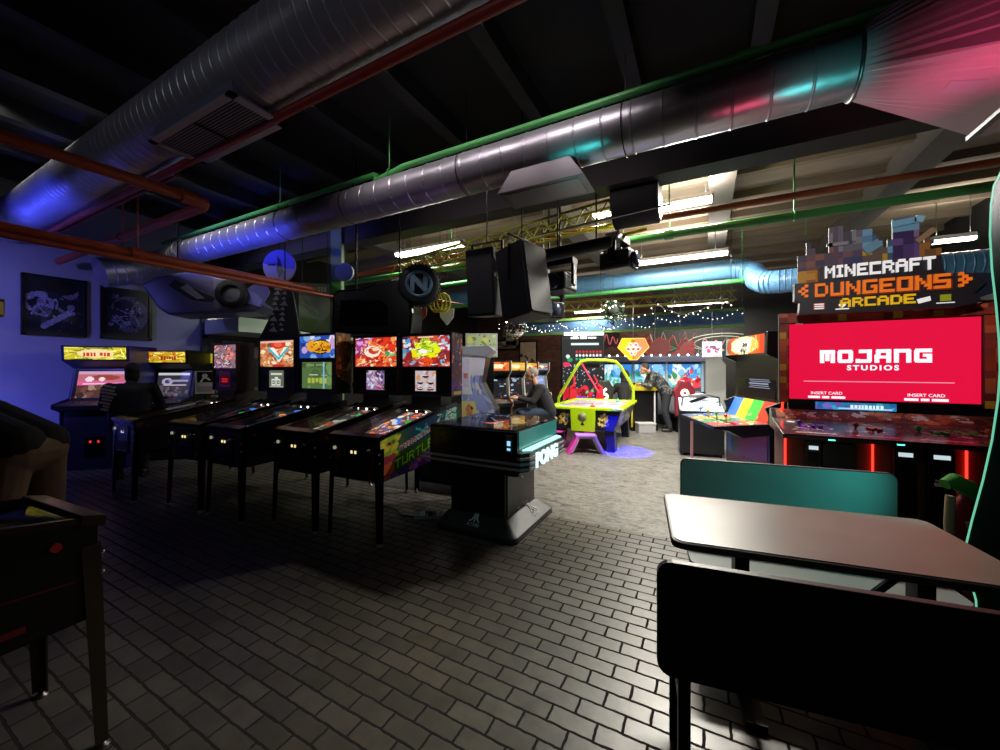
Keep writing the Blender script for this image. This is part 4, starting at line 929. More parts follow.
MB().cyl((-.69, -.1, 1.0), (-.66, -.02, 1.2), .009, n=8).build('led_strip', LEDR, t)
for x in (-.46, -.08): MB().bb(x-.02, x+.02, -.722, -.718, .972, .98).build('led_lamp', glow('teal_led_strip', '#60ffe8', 2.5), t)
for k, (x, w_) in enumerate(((-.56, .1), (-.02, .13), (.17, .14))):
    q = MB().prism(rrect(-w_/2, w_/2, .12, .93, .02), -.52, -.46, 'y').build('card_reader', BLK, t, .004, loc=(x+.03, 0, 0))
    MB().bb(-w_*.3, w_*.3, -.526, -.52, .86, .89).build('reader_display', glow('reader_display_white', '#cfe0e8', .9), q)
    MB().prism(rrect(-w_*.33, w_*.33, .76, .84, .01), -.53, -.52, 'y').build('reader_slot', BLKM, q)
    if k == 2: MB().bb(-.035, .035, -.524, -.52, .7, .712).bb(-.04, .045, -.524, -.52, .665, .69).build('small_wording', LET, q)
MB().prism(rrect(-.47, -.26, .12, .92, .02), -.51, -.46, 'y').build('cash_door', mat('dark_olive_door', '#181c18', .4), t, .004)
MB().bb(.05, .1, -.47, -.455, .1, .7).build('brass_trim', mat('brass_trim', '#9a7c48', .4, .3), t)
# sign topper
MB().prism([(-.57, 1.99), (-.56, 2.1), (-.6, 2.12), (-.6, 2.27), (-.42, 2.27), (-.42, 2.4), (.32, 2.4), (.34, 2.25), (.5, 2.24), (.56, 2.16), (.5, 2.09), (.54, 2.02), (.4, 1.99)], -.2, -.1, 'y').build('sign_board', mat('sign_charcoal', '#26242a', .4), t, .004)
MB().prism([(.49, 2.04), (.6, 2.08), (.64, 2.23), (.5, 2.25), (.56, 2.16), (.5, 2.09)], -.17, .02, 'y').build('sign_wing', mat('sign_navy', '#232a3c', .4), t, .004)
WB = mat('white_block_lettering', '#e8e6e6', .4, emit=.6); OB = mat('orange_block_lettering', '#e87018', .4, emit=.5); YB_ = mat('yellow_block_lettering', '#e8b818', .4, emit=.45)
OD = mat('dark_orange_block', '#8c3410', .5)
blocktext('MINECRAFT', .0132, mat('grey_block_side', '#3a3840', .5), t, (-.048, -.2, 2.285), .012, 'lettering_shadow', 1.7, 1)
blocktext('MINECRAFT', .0132, WB, t, (-.055, -.2, 2.292), .02, rows=1.55)
blocktext('DUNGEONS', .0175, OD, t, (-.045, -.2, 2.125), .014, 'lettering_shadow', 1.45, 1.02)
blocktext('DUNGEONS', .0175, OB, t, (-.05, -.2, 2.137), .024, rows=1.3, sx=1.0)
for s in (-1, 1):
    mb = MB()
    for a, b in ((0, 0), (1, -1), (1, 1), (2, 0), (2, -2), (2, 2)): mb.box((-.05+s*(.47+.022*(2-a)), -.212, 2.195+.022*b), (.023, .024, .023))
    mb.build('arrow_mark', OB, t)
blocktext('ARCADE', .0125, YB_, t, (-.06, -.2, 2.035), .02, rows=1.2, sx=1.05)
MB().bb(-.47, -.39, -.204, -.2, 2.025, 2.085).build('badge', mat('badge_red', '#c84848', .5), t)
for kk in range(3): MB().bb(-.462, -.398, -.207, -.204, 2.032+.018*kk, 2.042+.018*kk).build('badge_lettering', WB, t)
MB().prism([(-.3, 2.055), (-.275, 2.03), (-.25, 2.055), (-.26, 2.07), (-.275, 2.055), (-.29, 2.07)], -.205, -.2, 'y').bb(-.32, -.23, -.204, -.2, 2.018, 2.028).build('badge', WB, t)
MB().prism([(.19, 2.03), (.26, 2.05), (.255, 2.085), (.18, 2.065)], -.205, -.2, 'y').build('badge', WB, t)
MB().bb(.31, .37, -.205, -.2, 2.04, 2.09).build('badge', mat('badge_yellow', '#c8d020', .5), t); MB().bb(.29, .39, -.205, -.2, 2.022, 2.03).build('badge', WB, t)
# blocky generic cut-out behind the sign
r = random.Random(12); cw, chh = 58, 30
hgt = [0]*cw
for i in range(cw):
    u = i/cw; hgt[i] = .66+.1*math.sin(i*.5)+(.3 if .22 < u < .42 else 0)+(.4 if .66 < u < .84 else 0)+(.15 if .42 <= u <= .6 else 0)-(.1 if u < .05 else 0)-(.22 if u > .93 else 0)
    hgt[i] = min(1, round(hgt[i]*10)/10)
mb = MB(); x0, dx, zb, hh = -.56, .92/cw, 2.2, .56
for i in range(0, cw, 2): mb.bb(x0+i*dx, x0+(i+2)*dx, -.09, -.07, zb, zb+hh*hgt[i])
cut = mb.build('cut_out_board', mat('cutout_edge', '#2a2630', .5), t)
pal = lambda u, v: (['#5c5468', '#443c50', '#38323e', '#6c5c64'] if v > .75 else ['#6c4c50', '#8c5c4c', '#5c4c60', '#484058']) if u < .3 else ((['#6a6a74', '#84848c', '#4c4c58'] if v > .55 else ['#5c4c68', '#44486c', '#7c5860']) if u < .48 else (['#c8a020', '#d8b828', '#907828', '#6c5c58'] if u < .64 and v < .6 else (['#5c88b0', '#78a8c8', '#48607c'] if v > .78 or u < .68 else (['#584078', '#6c5090', '#40305c', '#8c7090'] if u < .84 else ['#a87038', '#7c5838', '#c88c38']))))
for i in range(0, cw, 2):
    hi = hgt[i]; nz = max(2, int(hi*20)); cv = Cv(2, nz, '#403848', i)
    for j in range(nz):
        v = j/20; u = i/cw
        q = ['#c87c20', '#a86020', '#d89830'] if v < .34 else pal(u, v)
        rr = random.Random((i//4)*31+(j//2)*7+3); cv.a[j, :] = hx(rr.choice(q))
    cv.front('cut_out_print', x0+i*dx, x0+(i+2)*dx, zb, zb+hh*hi, -.092, printmat(0), cut)
for (u, z, w_, h_, cc, rot_) in ((.3, .72, .16, .03, '#8a8a94', 0), (.25, .8, .03, .12, '#84848c', 0), (.42, .82, .03, .1, '#84848c', 0), (.55, .62, .13, .07, '#6c98b0', .6), (.76, .93, .16, .05, '#78b0d0', .1), (.86, .95, .06, .05, '#98c8e0', -.3), (.9, .7, .15, .04, '#a08060', .7)):
    mb = MB().box((0, 0, 0), (w_*.92, .012, h_), (0, -rot_, 0)); mb.build('cut_out_block', mat('cutout_'+cc, cc, .5), cut, loc=(x0+u*.92, -.1, zb+hh*z))
for x in (-.5, .3): MB().bb(x, x+.03, -.07, .03, 1.99, 2.3).build('topper_bracket', BLKM, t)
# ------------------------------------------------------------------ striped four player cabinet
fa = Vector((.213, 6.48)); ne = Vector((.59, 5.42)); mid = (fa+ne)/2; dr = (ne-fa); rz = math.atan2(dr.y, dr.x); wd_ = dr.length
t = thing('arcade_cabinet', 'arcade machine with blue, yellow, green and red upright stripes below its screen', 'arcade machine', (mid.x+.06, mid.y+.02, 0), rz)
a = wd_/2
prof = [(.0, .0), (.0, .95), (-.04, 1.05), (.12, 1.12), (.14, 1.6), (-.03, 1.68), (-.02, 1.95), (.8, 1.95), (.8, 0)]
for s in (-1, 1): MB().prism(prof, s*a-.02, s*a+.02).build('side_panel', BLK, t, .004)
MB().bb(-a, a, .12, .78, .0, 1.93).build('body', BLK, t)
MB().bb(-a+.02, a-.02, .0, .14, .0, .72).build('front_panel', mat('panel_brick_red', '#6c2420', .45), t)
c = Cv(70, 14, '#e86820', 4).ell(.5, .5, .36, .5, '#fff0b0').ell(.5, .5, .28, .4, '#fff8e0').rect(0, 0, .12, 1, '#a0b8a8').ell(.1, .5, .07, .4, '#c85030').blobs(14, ['#504840', '#302820'], .01, .025, (.44, .1, .58, .6)).rect(.9, 0, 1, 1, '#e84818').blobs(10, ['#ffd050'], .03, .05, (.7, .2, .95, .8))
c.sheet('marquee', lambda u, v: (-a+.04+(2*a-.08)*u, -.03+.005*v, 1.7+.23*v), printmat(1.2), t)
c = Cv(70, 60, '#0c0a0c', 5).blobs(16, ['#40280c', '#281a0c'], .04, .1, (.3, .6, .8, .9)).blobs(6, ['#a87018', '#c88820'], .03, .06, (.45, .72, .65, .88)).rect(.4, .64, .75, .68, '#b8c0d0')
for k in range(6): c.rect(.33+.02*(k % 2), .26+.055*k, .87-.02*(k % 3), .285+.055*k, '#a8b0c8')
c.sheet('screen', lambda u, v: (-a+.08+(2*a-.16)*u, .11+.02*v-.012*0, 1.14+.47*v), printmat(.9, .15), t)
c = Cv(40, 16, '#3868b8', 6).rect(.25, 0, .5, 1, '#c8a828').rect(.5, 0, .75, 1, '#38a038').rect(.75, 0, 1, 1, '#c83020').rect(0, 0, 1, .08, '#282420').blobs(4, ['#a09880'], .01, .03, (.05, .1, .95, .3))
c.sheet('striped_panel', lambda u, v: (-a+.03+(2*a-.06)*u, -.02+.12*v, .84+.27*v), printmat(0), t)
MB().prism([(-.45, .78), (-.62, .8), (-.62, .83), (.02, .87), (.02, .74), (-.3, .7)], -a-.05, a+.05).build('control_deck', mat('deck_navy', '#1c2438', .35), t, .005)
c = Cv(90, 36, '#5c6450', 7).rect(0, 0, .25, 1, '#48607c').rect(.25, 0, .5, 1, '#8c7c38').rect(.5, 0, .75, 1, '#3c7048').rect(.75, 0, 1, 1, '#8c3830').blobs(60, ['#c8c0a8', '#302c28', '#786850', '#a89878'], .01, .03)
c.sheet('deck_art', lambda u, v: (-a-.03+(2*a+.06)*u, -.61+.6*v, .8335+.038*v), printmat(0, .25), t)
for k in range(4):
    x = -a*.75+k*a*.5; col = ('#3868c8', '#d8b020', '#38a040', '#c83020')[k]
    MB().cyl((x-.05, -.38, .84), (x-.05, -.39, .92), .007).sph((x-.05, -.39, .935), .02, 12, 8).build('joystick', mat('stick_'+col, col, .3), t)
    for q in range(3): MB().cyl((x+.02+q*.045, -.36, .845), (x+.02+q*.045, -.36, .865), .016, n=12).build('push_button', mat('stick_'+col, col, .3), t)
c = Cv(50, 40, '#90302c', 9).rect(0, 0, .3, 1, '#4c5a28').rect(0, .1, .12, .9, '#4068a0').text('~~~~~~', .65, .03, .18, '#180c0c').blobs(10, ['#180c0c'], .03, .06, (.3, 0, 1, .12))
c.sheet('front_art', lambda u, v: (-a+.03+(2*a-.06)*u, -.004, .3+.4*v), printmat(0), t)
MB().bb(-a+.0, -a+.03, -.5, -.47, .1, .74).build('deck_post', mat('post_white_lit', '#c89088', .4, emit=.3), t)
# round coloured blob stickers down the near side
for k, (z, cc) in enumerate(((1.8, '#7090b8'), (1.55, '#b03848'), (1.32, '#b8b080'), (1.12, '#58a080'), (.84, '#b0a030'))):
    h_ = (.05, .1, .05, .05, .11)[k]
    mb = MB(); pts = [(.3+.1*math.cos(q*PI/10)*(1+.2*math.sin(q*3)), z+h_*math.sin(q*PI/10)*(1+.25*math.cos(q*2.0))) for q in range(20)]
    mb.prism(pts, a+.02, a+.023); mb.build('sticker', mat('sticker_'+cc, cc, .5), t)
    mb = MB(); pts = [(.31+.05*math.cos(q*PI/8), z+.4*h_*math.sin(q*PI/8)) for q in range(16)]; mb.prism(pts, a+.023, a+.025).build('sticker_centre', BLK, t)
# ------------------------------------------------------------------ cabinet at the right edge with lit outline
o = W(990, 368, 2.0); o.z = 0; TH = math.atan(490/FPX)
t = thing('arcade_cabinet', 'curved dark green cabinet side with a glowing teal outline at the right edge', 'arcade machine', o, YAW-TH)
def xz(px, py):
    u = (px-500)/FPX; L = 490/FPX*2.0; x = (u*2.0-L)/(math.cos(TH)+u*math.sin(TH)); d = 2.0-x*math.sin(TH)
    return (x, CAMH+(HOR-py)*d/FPX)
out = [(1030, 158), (1012, 163), (1001, 172), (994, 186), (991, 205), (990, 235), (992, 270), (996, 305), (999, 340), (1000, 370), (998, 400), (992, 440), (983, 480), (972, 520), (966, 545), (969, 575), (976, 600), (978, 640), (978, 660)]
ed = [xz(a_, b_) for a_, b_ in out]
pts = ed + [(ed[-1][0], 0), (.85, 0), (.85, ed[0][1])]
MB().prism(pts, 0, .03, 'y').build('side_panel', mat('dark_green_panel', '#16342c', .25, noise=.4, nscale=3), t)
MB().tube([(x, -.004, z) for x, z in ed] + [(ed[-1][0], -.004, .02)], .0045, 6).build('edge_light', glow('teal_edge_light', '#7fe8c0', .7), t)
MB().prism([(x+.02, z) for x, z in pts[:-2]] + [(.85, 0), (.85, ed[0][1])], .03, .5, 'y').build('body', mat('dark_navy_body', '#10141c', .4), t)
mb = MB().sph((.22, -.07, 1.05), (.13, .07, .3), 16, 12, (0, .25, 0)).sph((.13, -.06, .83), (.07, .05, .1), 14, 10, (0, .6, 0)).sph((.3, -.06, .8), (.16, .07, .12), 14, 10)
t2 = mb.build('padded_jacket', mat('navy_cloth', '#101826', .8)); t2.location = o; t2.rotation_euler = (0, 0, YAW-TH)
tag(t2, 'dark navy padded jacket hanging on the teal lit cabinet at the right edge', 'jacket')
# red and green bag
p = W(962, 510, 2.25)
t = thing('stocking_bag', 'red and green fabric bag with a white tag beside the teal lit cabinet', 'bag', (p.x, p.y, .42), YAW)
MB().sph((0, 0, .2), (.085, .05, .17), 18, 12, (0, .25, 0)).build('pouch', mat('bag_red', '#9c1c26', .7), t)
MB().tube([(-.1, 0, .42), (-.05, 0, .44), (.03, 0, .4), (.08, 0, .32), (.11, 0, .2)], [.03, .045, .05, .045, .03], 14).build('cuff', mat('bag_green', '#3c9a38', .7), t)
MB().tube([(-.09, -.02, .36), (-.1, -.02, .2), (-.09, -.02, .05), (-.1, -.02, -.1)], .022, 10).build('strap', mat('bag_cream', '#a89878', .7), t)
MB().box((-.01, -.052, .2), (.05, .004, .055), (0, -.25, 0)).build('paper_tag', WHITE, t)
MB().cyl((0, .02, -.42), (0, .02, .2), .015).lathe([(0, 0), (.12, 0), (.12, .015), (.02, .025), (0, .025)], (0, .02, -.42)).build('stand', BLKM, t)
# ------------------------------------------------------------------ air hockey
A0, A1 = G(553, 450), G(613, 452)
t = thing('air_hockey_table', 'lime green and black air hockey table with a tall lime tube frame', 'air hockey table', tuple(((A0+A1)/2).xy)+(0,), math.atan2(A1.y-A0.y, A1.x-A0.x)-.3)
hw, L, zt = .66, 2.1, .8
MB().prism([(-hw*.82, .38), (-hw, .77), (hw, .77), (hw*.82, .38)], .06, L-.06, 'y').build('body', mat('hockey_black', '#15151a', .3), t, .01)
fr = MB()
fr.bb(-hw-.04, hw+.04, 0, .1, zt-.05, zt).bb(-hw-.04, hw+.04, L-.1, L, zt-.05, zt).bb(-hw-.04, -hw+.07, 0, L, zt-.05, zt+.001).bb(hw-.07, hw+.04, 0, L, zt-.05, zt+.001)
fr.build('rail', mat('lime_rail', '#b4e010', .3), t, .01)
Cv(30, 50, '#b8b8c4', 3).rect(.45, 0, .55, 1, '#c0c8d8').rect(0, .48, 1, .52, '#a03838').grain(.1).sheet('play_surface', lambda u, v: (-hw+.07+(2*hw-.14)*u, .1+(L-.2)*v, zt-.02), printmat(0, .2), t)
MB().prism([(-.21, .36), (-.23, zt-.01), (.23, zt-.01), (.21, .36)], -.02, .07, 'y').build('goal_panel', mat('lime_panel', '#a8d00c', .35), t, .006)
MB().lathe([(0, 0), (.075, 0), (.08, .006), (0, .008)], n=24).xf(Matrix.Translation((0, -.022, .63)) @ Matrix.Rotation(PI/2, 4, 'X')).build('emblem', mat('emblem_grey', '#7c8450', .5), t)
MB().prism([(-.04, .48), (.04, .48), (0, .54)], -.025, -.02, 'y').build('emblem_mark', BLK, t)
for s in (-1, 1):
    c = Cv(26, 24, '#16181e', 5+s).blobs(26, ['#c8a020', '#8c7428', '#404858', '#e8d060', '#283040'], .04, .12, (.15, .15, .85, .85)).strokes(14, ['#e8d070', '#a8a8b0'], .02, (.2, .2, .8, .8), .3)
    c.sheet('front_art', lambda u, v, s=s: (s*(.24+.26*(u if s > 0 else 1-u)), .057, .42+.3*v), printmat(0), t)
    for y in (.12, L-.3):
        MB().prism([(s*.42, 0), (s*.56, 0), (s*.54, .4), (s*.36, .4)], y, y+.18, 'y').build('leg', BLK, t, .006)
    c = Cv(60, 20, '#a8a0a0', 15+s).blobs(30, ['#403840', '#c8b8a8', '#686068', '#785848'], .04, .12)
    c.sheet('side_art', lambda u, v, s=s: (s*(hw*.85+(hw-hw*.85)*v+.008), .1+(L-.2)*(u if s > 0 else 1-u), .45+.3*v), printmat(0), t)
TP = mat('lime_tube', '#a8c818', .3)
tz = 1.66
MB().tube([(-hw-.02, .7, zt-.05), (-hw-.02, .7, zt+.1), (-.3, .75, tz-.1), (-.22, .78, tz)] + [(-.1, .8, tz+.02), (.2, 1.0, tz+.02), (.36, 1.3, tz)] + [(.46, 1.4, tz-.12), (hw+.02, 1.6, zt+.3), (hw+.02, 1.6, zt-.05)], .032, 12).build('overhead_frame', TP, t)
RN = glow('red_tube_light', '#ff3050', 2.0)
MB().cyl((-.24, .76, tz-.02), (-.68, .8, 1.0), .012, n=8).build('red_light_tube', RN, t); MB().cyl((-.23, .78, tz-.02), (.12, .85, 1.02), .012, n=8).build('red_light_tube', RN, t)
MB().bb(-.16, .14, .82, .88, tz-.14, tz-.04).build('score_box', BLK, t, .006)
MB().lathe([(0, 0), (.05, 0), (.05, .02), (.018, .03), (.018, .07), (0, .075)], (.1, .35, zt-.018), 16).build('mallet', mat('mallet_red', '#c82828', .3), t)
MB().lathe([(0, 0), (.05, 0), (.05, .02), (.018, .03), (.018, .07), (0, .075)], (.35, 1.7, zt-.018), 16).build('mallet', mat('mallet_teal', '#58a8a0', .3), t)
hock = t
# pink child chair and the glowing plastic step in front
p = G(556, 447)
t = thing('small_chair', 'pink plastic seat left of the air hockey table', 'chair', (p.x, p.y, 0), YAW+.4)
PK = mat('pink_plastic', '#e848c0', .4)
MB().bb(-.14, .14, -.14, .14, .3, .33).build('seat', PK, t, .006)
MB().prism([(-.14, .33), (-.14, .62), (-.05, .5), (.14, .34)], .11, .14, 'y').build('backrest', PK, t, .004)
for sx_ in (-1, 1):
    for sy in (-1, 1): MB().cyl((sx_*.11, sy*.11, .3), (sx_*.13, sy*.13, 0), .014, n=8).build('leg', PK, t)
p = G(588, 451)
t = thing('plastic_step_stool', 'glowing pink and violet step stool in front of the air hockey table', 'stool', (p.x, p.y-.18, 0), YAW-.05)
VP = mat('violet_plastic', '#8060d8', .35); 
MB().bb(-.18, .18, -.12, .12, .3, .34).build('top', mat('lilac_plastic', '#b070e8', .35), t, .01)
MB().prism([(-.34, 0), (-.27, 0), (-.13, .3), (-.18, .3)], -.12, .12, 'y').build('leg', PK, t, .005)
MB().prism([(.34, 0), (.27, 0), (.13, .3), (.18, .3)], -.12, .12, 'y').build('leg', VP, t, .005)
MB().prism([(-.27, 0.02), (-.13, .3), (.13, .3), (.27, .02), (.23, .02), (.11, .27), (-.11, .27), (-.23, .02)], -.1, .1, 'y').build('inner_arch', mat('grey_violet_plastic', '#8c90a8', .35), t)
# ------------------------------------------------------------------ cabinets at centre left with pale art
p = W(480, 380, 5.6)
t = thing('arcade_cabinet', 'white sided cabinet with pale art panel, seen side-on behind the pong table', 'arcade machine', (p.x, p.y, 0), YAW-.1)
MB().prism([(-.28, 0), (-.28, 1.75), (-.1, 1.78), (.1, 1.7), (.02, 1.3), (.2, .95), (.24, .9), (.24, 0)], -.0, .5, 'y').build('body', BLK, t, .005)
c = Cv(50, 120, '#8890b8', 31).blobs(60, ['#a0a8c8', '#7880a0', '#b8b8d0', '#686c90'], .05, .12).rect(0, 0, .45, .58, '#d0b870').ell(.22, .3, .14, .24, '#d8c020').ell(.22, .5, .1, .06, '#b87858').blobs(20, ['#c8a860', '#a07838', '#403028'], .03, .07, (0, 0, .45, .55)).rect(0, .64, .42, 1, '#c8c8d0').rect(.06, .7, .34, .94, '#b0a8b8').text('~~~', .2, .78, .06, '#c85030').rect(.42, .8, 1, 1, '#b8b4c0')
def sidefn(u, v):
    z = 1.74*v+.02; xr = .23 if z < .92 else (.23-(z-.92)/.38*.2 if z < 1.3 else .03+(z-1.3)/.4*.06)
    return (-.27+(xr+.27)*u, -.004, z)
c.a = np.clip(c.a*1.35, 0, 1)
c.sheet('side_art', sidefn, printmat(0), t)
MB().prism([(-.3, 1.72), (-.3, 1.83), (.12, 1.85), (.2, 1.78), (.1, 1.68)], -.02, .52, 'y').build('light_hood', mat('pale_hood', '#b8b8c0', .4), t, .005)
p = W(482, 346, 6.5)
t = thing('game_sign_board', 'pale yellow green sign board above the white sided cabinet', 'sign', (p.x, p.y, 0), YAW)
Cv(24, 20, '#a8b890', 5).blobs(20, ['#c8c878', '#88a080', '#70883c', '#c8d0a8'], .05, .14).blobs(6, ['#404838'], .02, .03).front('sign_face', -.26, .24, 1.72, 2.08, -.04, printmat(0), t)
MB().bb(-.28, .26, -.035, .02, 1.7, 2.1).build('sign_box', mat('sign_box_grey', '#a0a8a8', .4), t, .005)
MB().bb(-.24, .2, -.03, .12, 0, 1.7).build('cabinet_base', BLK, t)
# row of slim cabinets
import itertools
specs = [(497, 7.2, '#c85c10', '#e8702a', '#a8c8e0'), (514, 7.9, '#201c1c', '#e8b040', '#b0b8d8'), (527, 8.7, '#201c1c', '#e8a028', '#c04868'), (539, 9.6, '#28283a', '#8890a0', '#90a8e0')]
lab = ['cabinet with bright orange sides, first of the slim row', 'second slim cabinet, yellow marquee, next to the orange sided one', 'third slim cabinet with golden marquee and red screen edge', 'last slim cabinet of the row with a pale blue screen, by the seated man']
for k, (px, d, sc, mc, pc) in enumerate(specs):
    p = W(px, 368, d); 
    mq = Cv(20, 8, mc, k).ell(.5, .5, .3, .3, '#fff0c0').blobs(6, ['#c83818', '#f8d060'], .05, .1)
    sc_ = Cv(24, 36, '#18181e', k+5).blobs(12, [pc, '#404860', '#202430'], .06, .14, (0, .55, 1, 1)).blobs(8, ['#303848', pc], .04, .1, (0, 0, 1, .3))
    if k == 3: sc_ = Cv(24, 36, pc, 6).blobs(14, ['#c0c8f0', '#6878b8', '#e0e0f0'], .08, .16)
    upright(lab[k], (p.x, p.y, 0), rad(40), .56, 1.66, mat('cabside_'+sc, sc, .4), mq, sc_, '#161618', None, 1.1, .9, edge=mat('pale_edge_trim', '#b8b8a8', .4), group=None, depth=.52)
# space shooter LED wall
p = W(583, 368, 10.2)
t = thing('arcade_cabinet', 'tall dark LED dot wall game with white header and red and green dot rows', 'arcade machine', (p.x, p.y, 0), YAW-.1)
c = Cv(76, 120, '#24262a', 3)
rr = random.Random(5)
for _ in range(90): c.ell(rr.random(), rr.uniform(.05, .62), .012, .008, '#c8d0d8')
for i in range(8):
    c.ell(.34+i*.085, .8, .028, .02, '#e82020'); c.ell(.34+i*.085, .745, .03, .02, '#f8f0f0')
    if i < 4: c.ell(.34+i*.085, .69, .03, .02, '#20b870')
c.ell(.12, .73, .05, .03, '#e0f0e8').ell(.17, .68, .07, .03, '#20a860').ell(.08, .61, .1, .035, '#e83060').rect(.2, .9, .9, .93, '#e0f0f0').blobs(30, ['#c81828', '#801020', '#e83048'], .05, .1, (0, 0, .8, .25)).blobs(8, ['#5020a0', '#8040e0'], .04, .07, (.2, 0, .9, .12)).blobs(5, ['#30e0a0'], .04, .05, (.6, .14, .95, .22)).rect(.55, .07, .95, .1, '#a8e8c8')
c.front('led_wall', -.52, .52, .55, 2.3, -.012, printmat(1.1), t)
MB().bb(-.56, .56, 0, .4, .0, 2.4).build('body', BLK, t, .01)
MB().prism([(-.4, .42), (-.4, .5), (0, .62), (0, .0), (-.3, 0)], -.5, .5).build('gun_console', mat('console_red', '#701420', .4), t, .006)
MB().bb(-.5, .52, -.14, .0, 2.38, 2.46).build('header_light', glow('header_white', '#e8ffff', 1.6), t)
MB().bb(-.32, -.12, -.03, -.012, 2.29, 2.34).bb(-.26, -.14, -.03, -.012, 2.34, 2.37).bb(-.08, .1, -.03, -.012, 2.29, 2.37).bb(.13, .34, -.03, -.012, 2.3, 2.34).build('header_marks', glow('header_letters', '#ffffff', 1.6), t)
for s in (-1, 1):
    MB().prism([(s*.2, .6), (s*.44, .62), (s*.4, 1.05), (s*.28, 1.15)], -.75, -.66, 'y').build('gun_mount', mat('gun_red', '#c01c30', .35), t, .02)
    MB().cyl((s*.3, -.8, 1.05), (s*.26, -.3, 1.3), .03).build('gun_barrel', mat('gun_red', '#c01c30', .35), t)
# three wide beach screens: racing bank
sk = Cv(60, 30, '#60b8e8', 7)
def beach(seed, k):
    c = Cv(60, 34, '#48a8e8', seed).rect(0, .62, 1, 1, '#3888d8').blobs(16, ['#e8f4f8', '#b8e0f0', '#88c8f0'], .05, .14, (0, .55, 1, .95)).rect(0, 0, 1, .4, '#a8e0e8').blobs(24, ['#d8f0e8', '#80d0d8', '#f0e8d0', '#58b8a8'], .04, .12, (0, 0, 1, .45)).blobs(6, ['#409868', '#308058'], .03, .08, (0, .45, 1, .6))
    if k == 2: c.blobs(26, ['#d82838', '#f04850', '#b81828', '#f8d8d0'], .05, .11, (.3, 0, .95, .45)).blobs(8, ['#e86030', '#8858b8'], .04, .07, (.5, .5, .8, .85))
    if k == 0: c.ell(.72, .5, .12, .3, '#8878d0').ell(.72, .5, .07, .2, '#e0f0f8')
    return c
B0, B1 = W(601, 368, 11.0), W(722, 368, 9.8); dv = (B1-B0); Lb = dv.xy.length
t = thing('racing_game_bank', 'wide bank of three joined bright beach screens along the back', 'arcade machine', (B0.x, B0.y, 0), math.atan2(dv.y, dv.x))
MB().bb(0, Lb, .05, .5, 0, 1.85).build('body', mat('bank_grey_blue', '#4c5468', .4), t, .01)
for k in range(3):
    x0 = .05+(Lb-.45)*k/3; x1 = .05+(Lb-.45)*(k+1)/3-.08
    beach(40+k, k).front('screen', x0, x1, 1.0, 1.62, .04, printmat(1.15), t)
    MB().bb(x1+.01, x1+.07, -.02, .05, .9, 1.75).build('divider_post', mat('post_pale', '#a8c8e0', .3), t)
MB().bb(0, Lb, -.15, .1, 1.68, 1.85).build('canopy', mat('canopy_grey_violet', '#787c98', .4), t, .02)
for k in range(17): MB().sph((.25+k*.22, -.16, 1.86), .028, 8, 6).build('canopy_bulb', glow('canopy_bulb', '#ffffff', 4), t)
MB().prism([(Lb-.4, .3), (Lb-.4, 1.75), (Lb-.1, 1.8), (Lb+.05, 1.6), (Lb+.05, .5), (Lb-.1, .3)], -.35, .0, 'y').build('end_fairing', mat('fairing_grey', '#9a9c98', .4), t, .02)
MB().bb(.3, Lb-.5, -.35, .05, .3, .92).build('console', mat('console_grey', '#707078', .4), t, .02)
for k, (px, d, lb_, num) in enumerate(((684, 9.0, 'red racing seat back with a lit number 9', '9'), (604, 9.5, 'dark racing seat back with a lit number 6 behind the air hockey table', '6'))):
    p = W(px, 420, d); q = thing('seat_unit', lb_, 'game seat', (p.x, p.y, 0), YAW)
    MB().prism([(-.2, .4), (-.22, .85), (-.26, 1.0), (-.17, 1.12), (-.12, 1.23), (0, 1.2), (.12, 1.23), (.17, 1.12), (.26, 1.0), (.22, .85), (.2, .4)], -.04, .05, 'y').build('backrest', mat('seat_red', '#78202a', .5) if k == 0 else mat('seat_dark', '#202420', .5), q, .02)
    MB().prism(rrect(-.2, .2, .05, .5, .05), .35, .45, 'z').build('seat', BLK, q, .02)
    MB().bb(-.12, .12, .1, .4, 0, .35).build('seat_base', BLKM, q)
    lettering(num, .42, glow('seat_number', '#ffeedd', 2), q, (0, -.046, .86), ext=.005, off=.01)
# black cabinet the plaid man leans on
p = W(646, 420, 9.3)
t = thing('arcade_cabinet', 'low black cabinet with yellow panel that the person in plaid leans over', 'arcade machine', (p.x, p.y, 0), YAW+.1)
MB().bb(-.34, .3, 0, .45, 0, .98).build('body', BLK, t, .01)
MB().prism([(-.1, .98), (-.1, 1.06), (.44, 1.16), (.44, .98)], -.36, .32).build('control_panel', mat('panel_yellow', '#a89820', .4), t, .005)
MB().bb(.2, .23, -.02, 0, 0, .98).build('pale_trim', WHITE, t); MB().bb(-.38, -.34, -.02, 0, .1, .8).build('yellow_trim', mat('panel_yellow', '#a89820'), t)
p = G(645, 433)
t = thing('storage_box', 'pale grey box on the floor in front of the low black cabinet', 'box', (p.x, p.y+.1, 0), YAW)
MB().bb(-.2, .2, -.12, .15, 0, .2).build('box_body', mat('box_grey', '#98989a', .5), t, .01); MB().bb(-.21, .21, -.13, .16, .2, .23).build('lid', mat('lid_grey', '#b8b8b4', .5), t, .006)
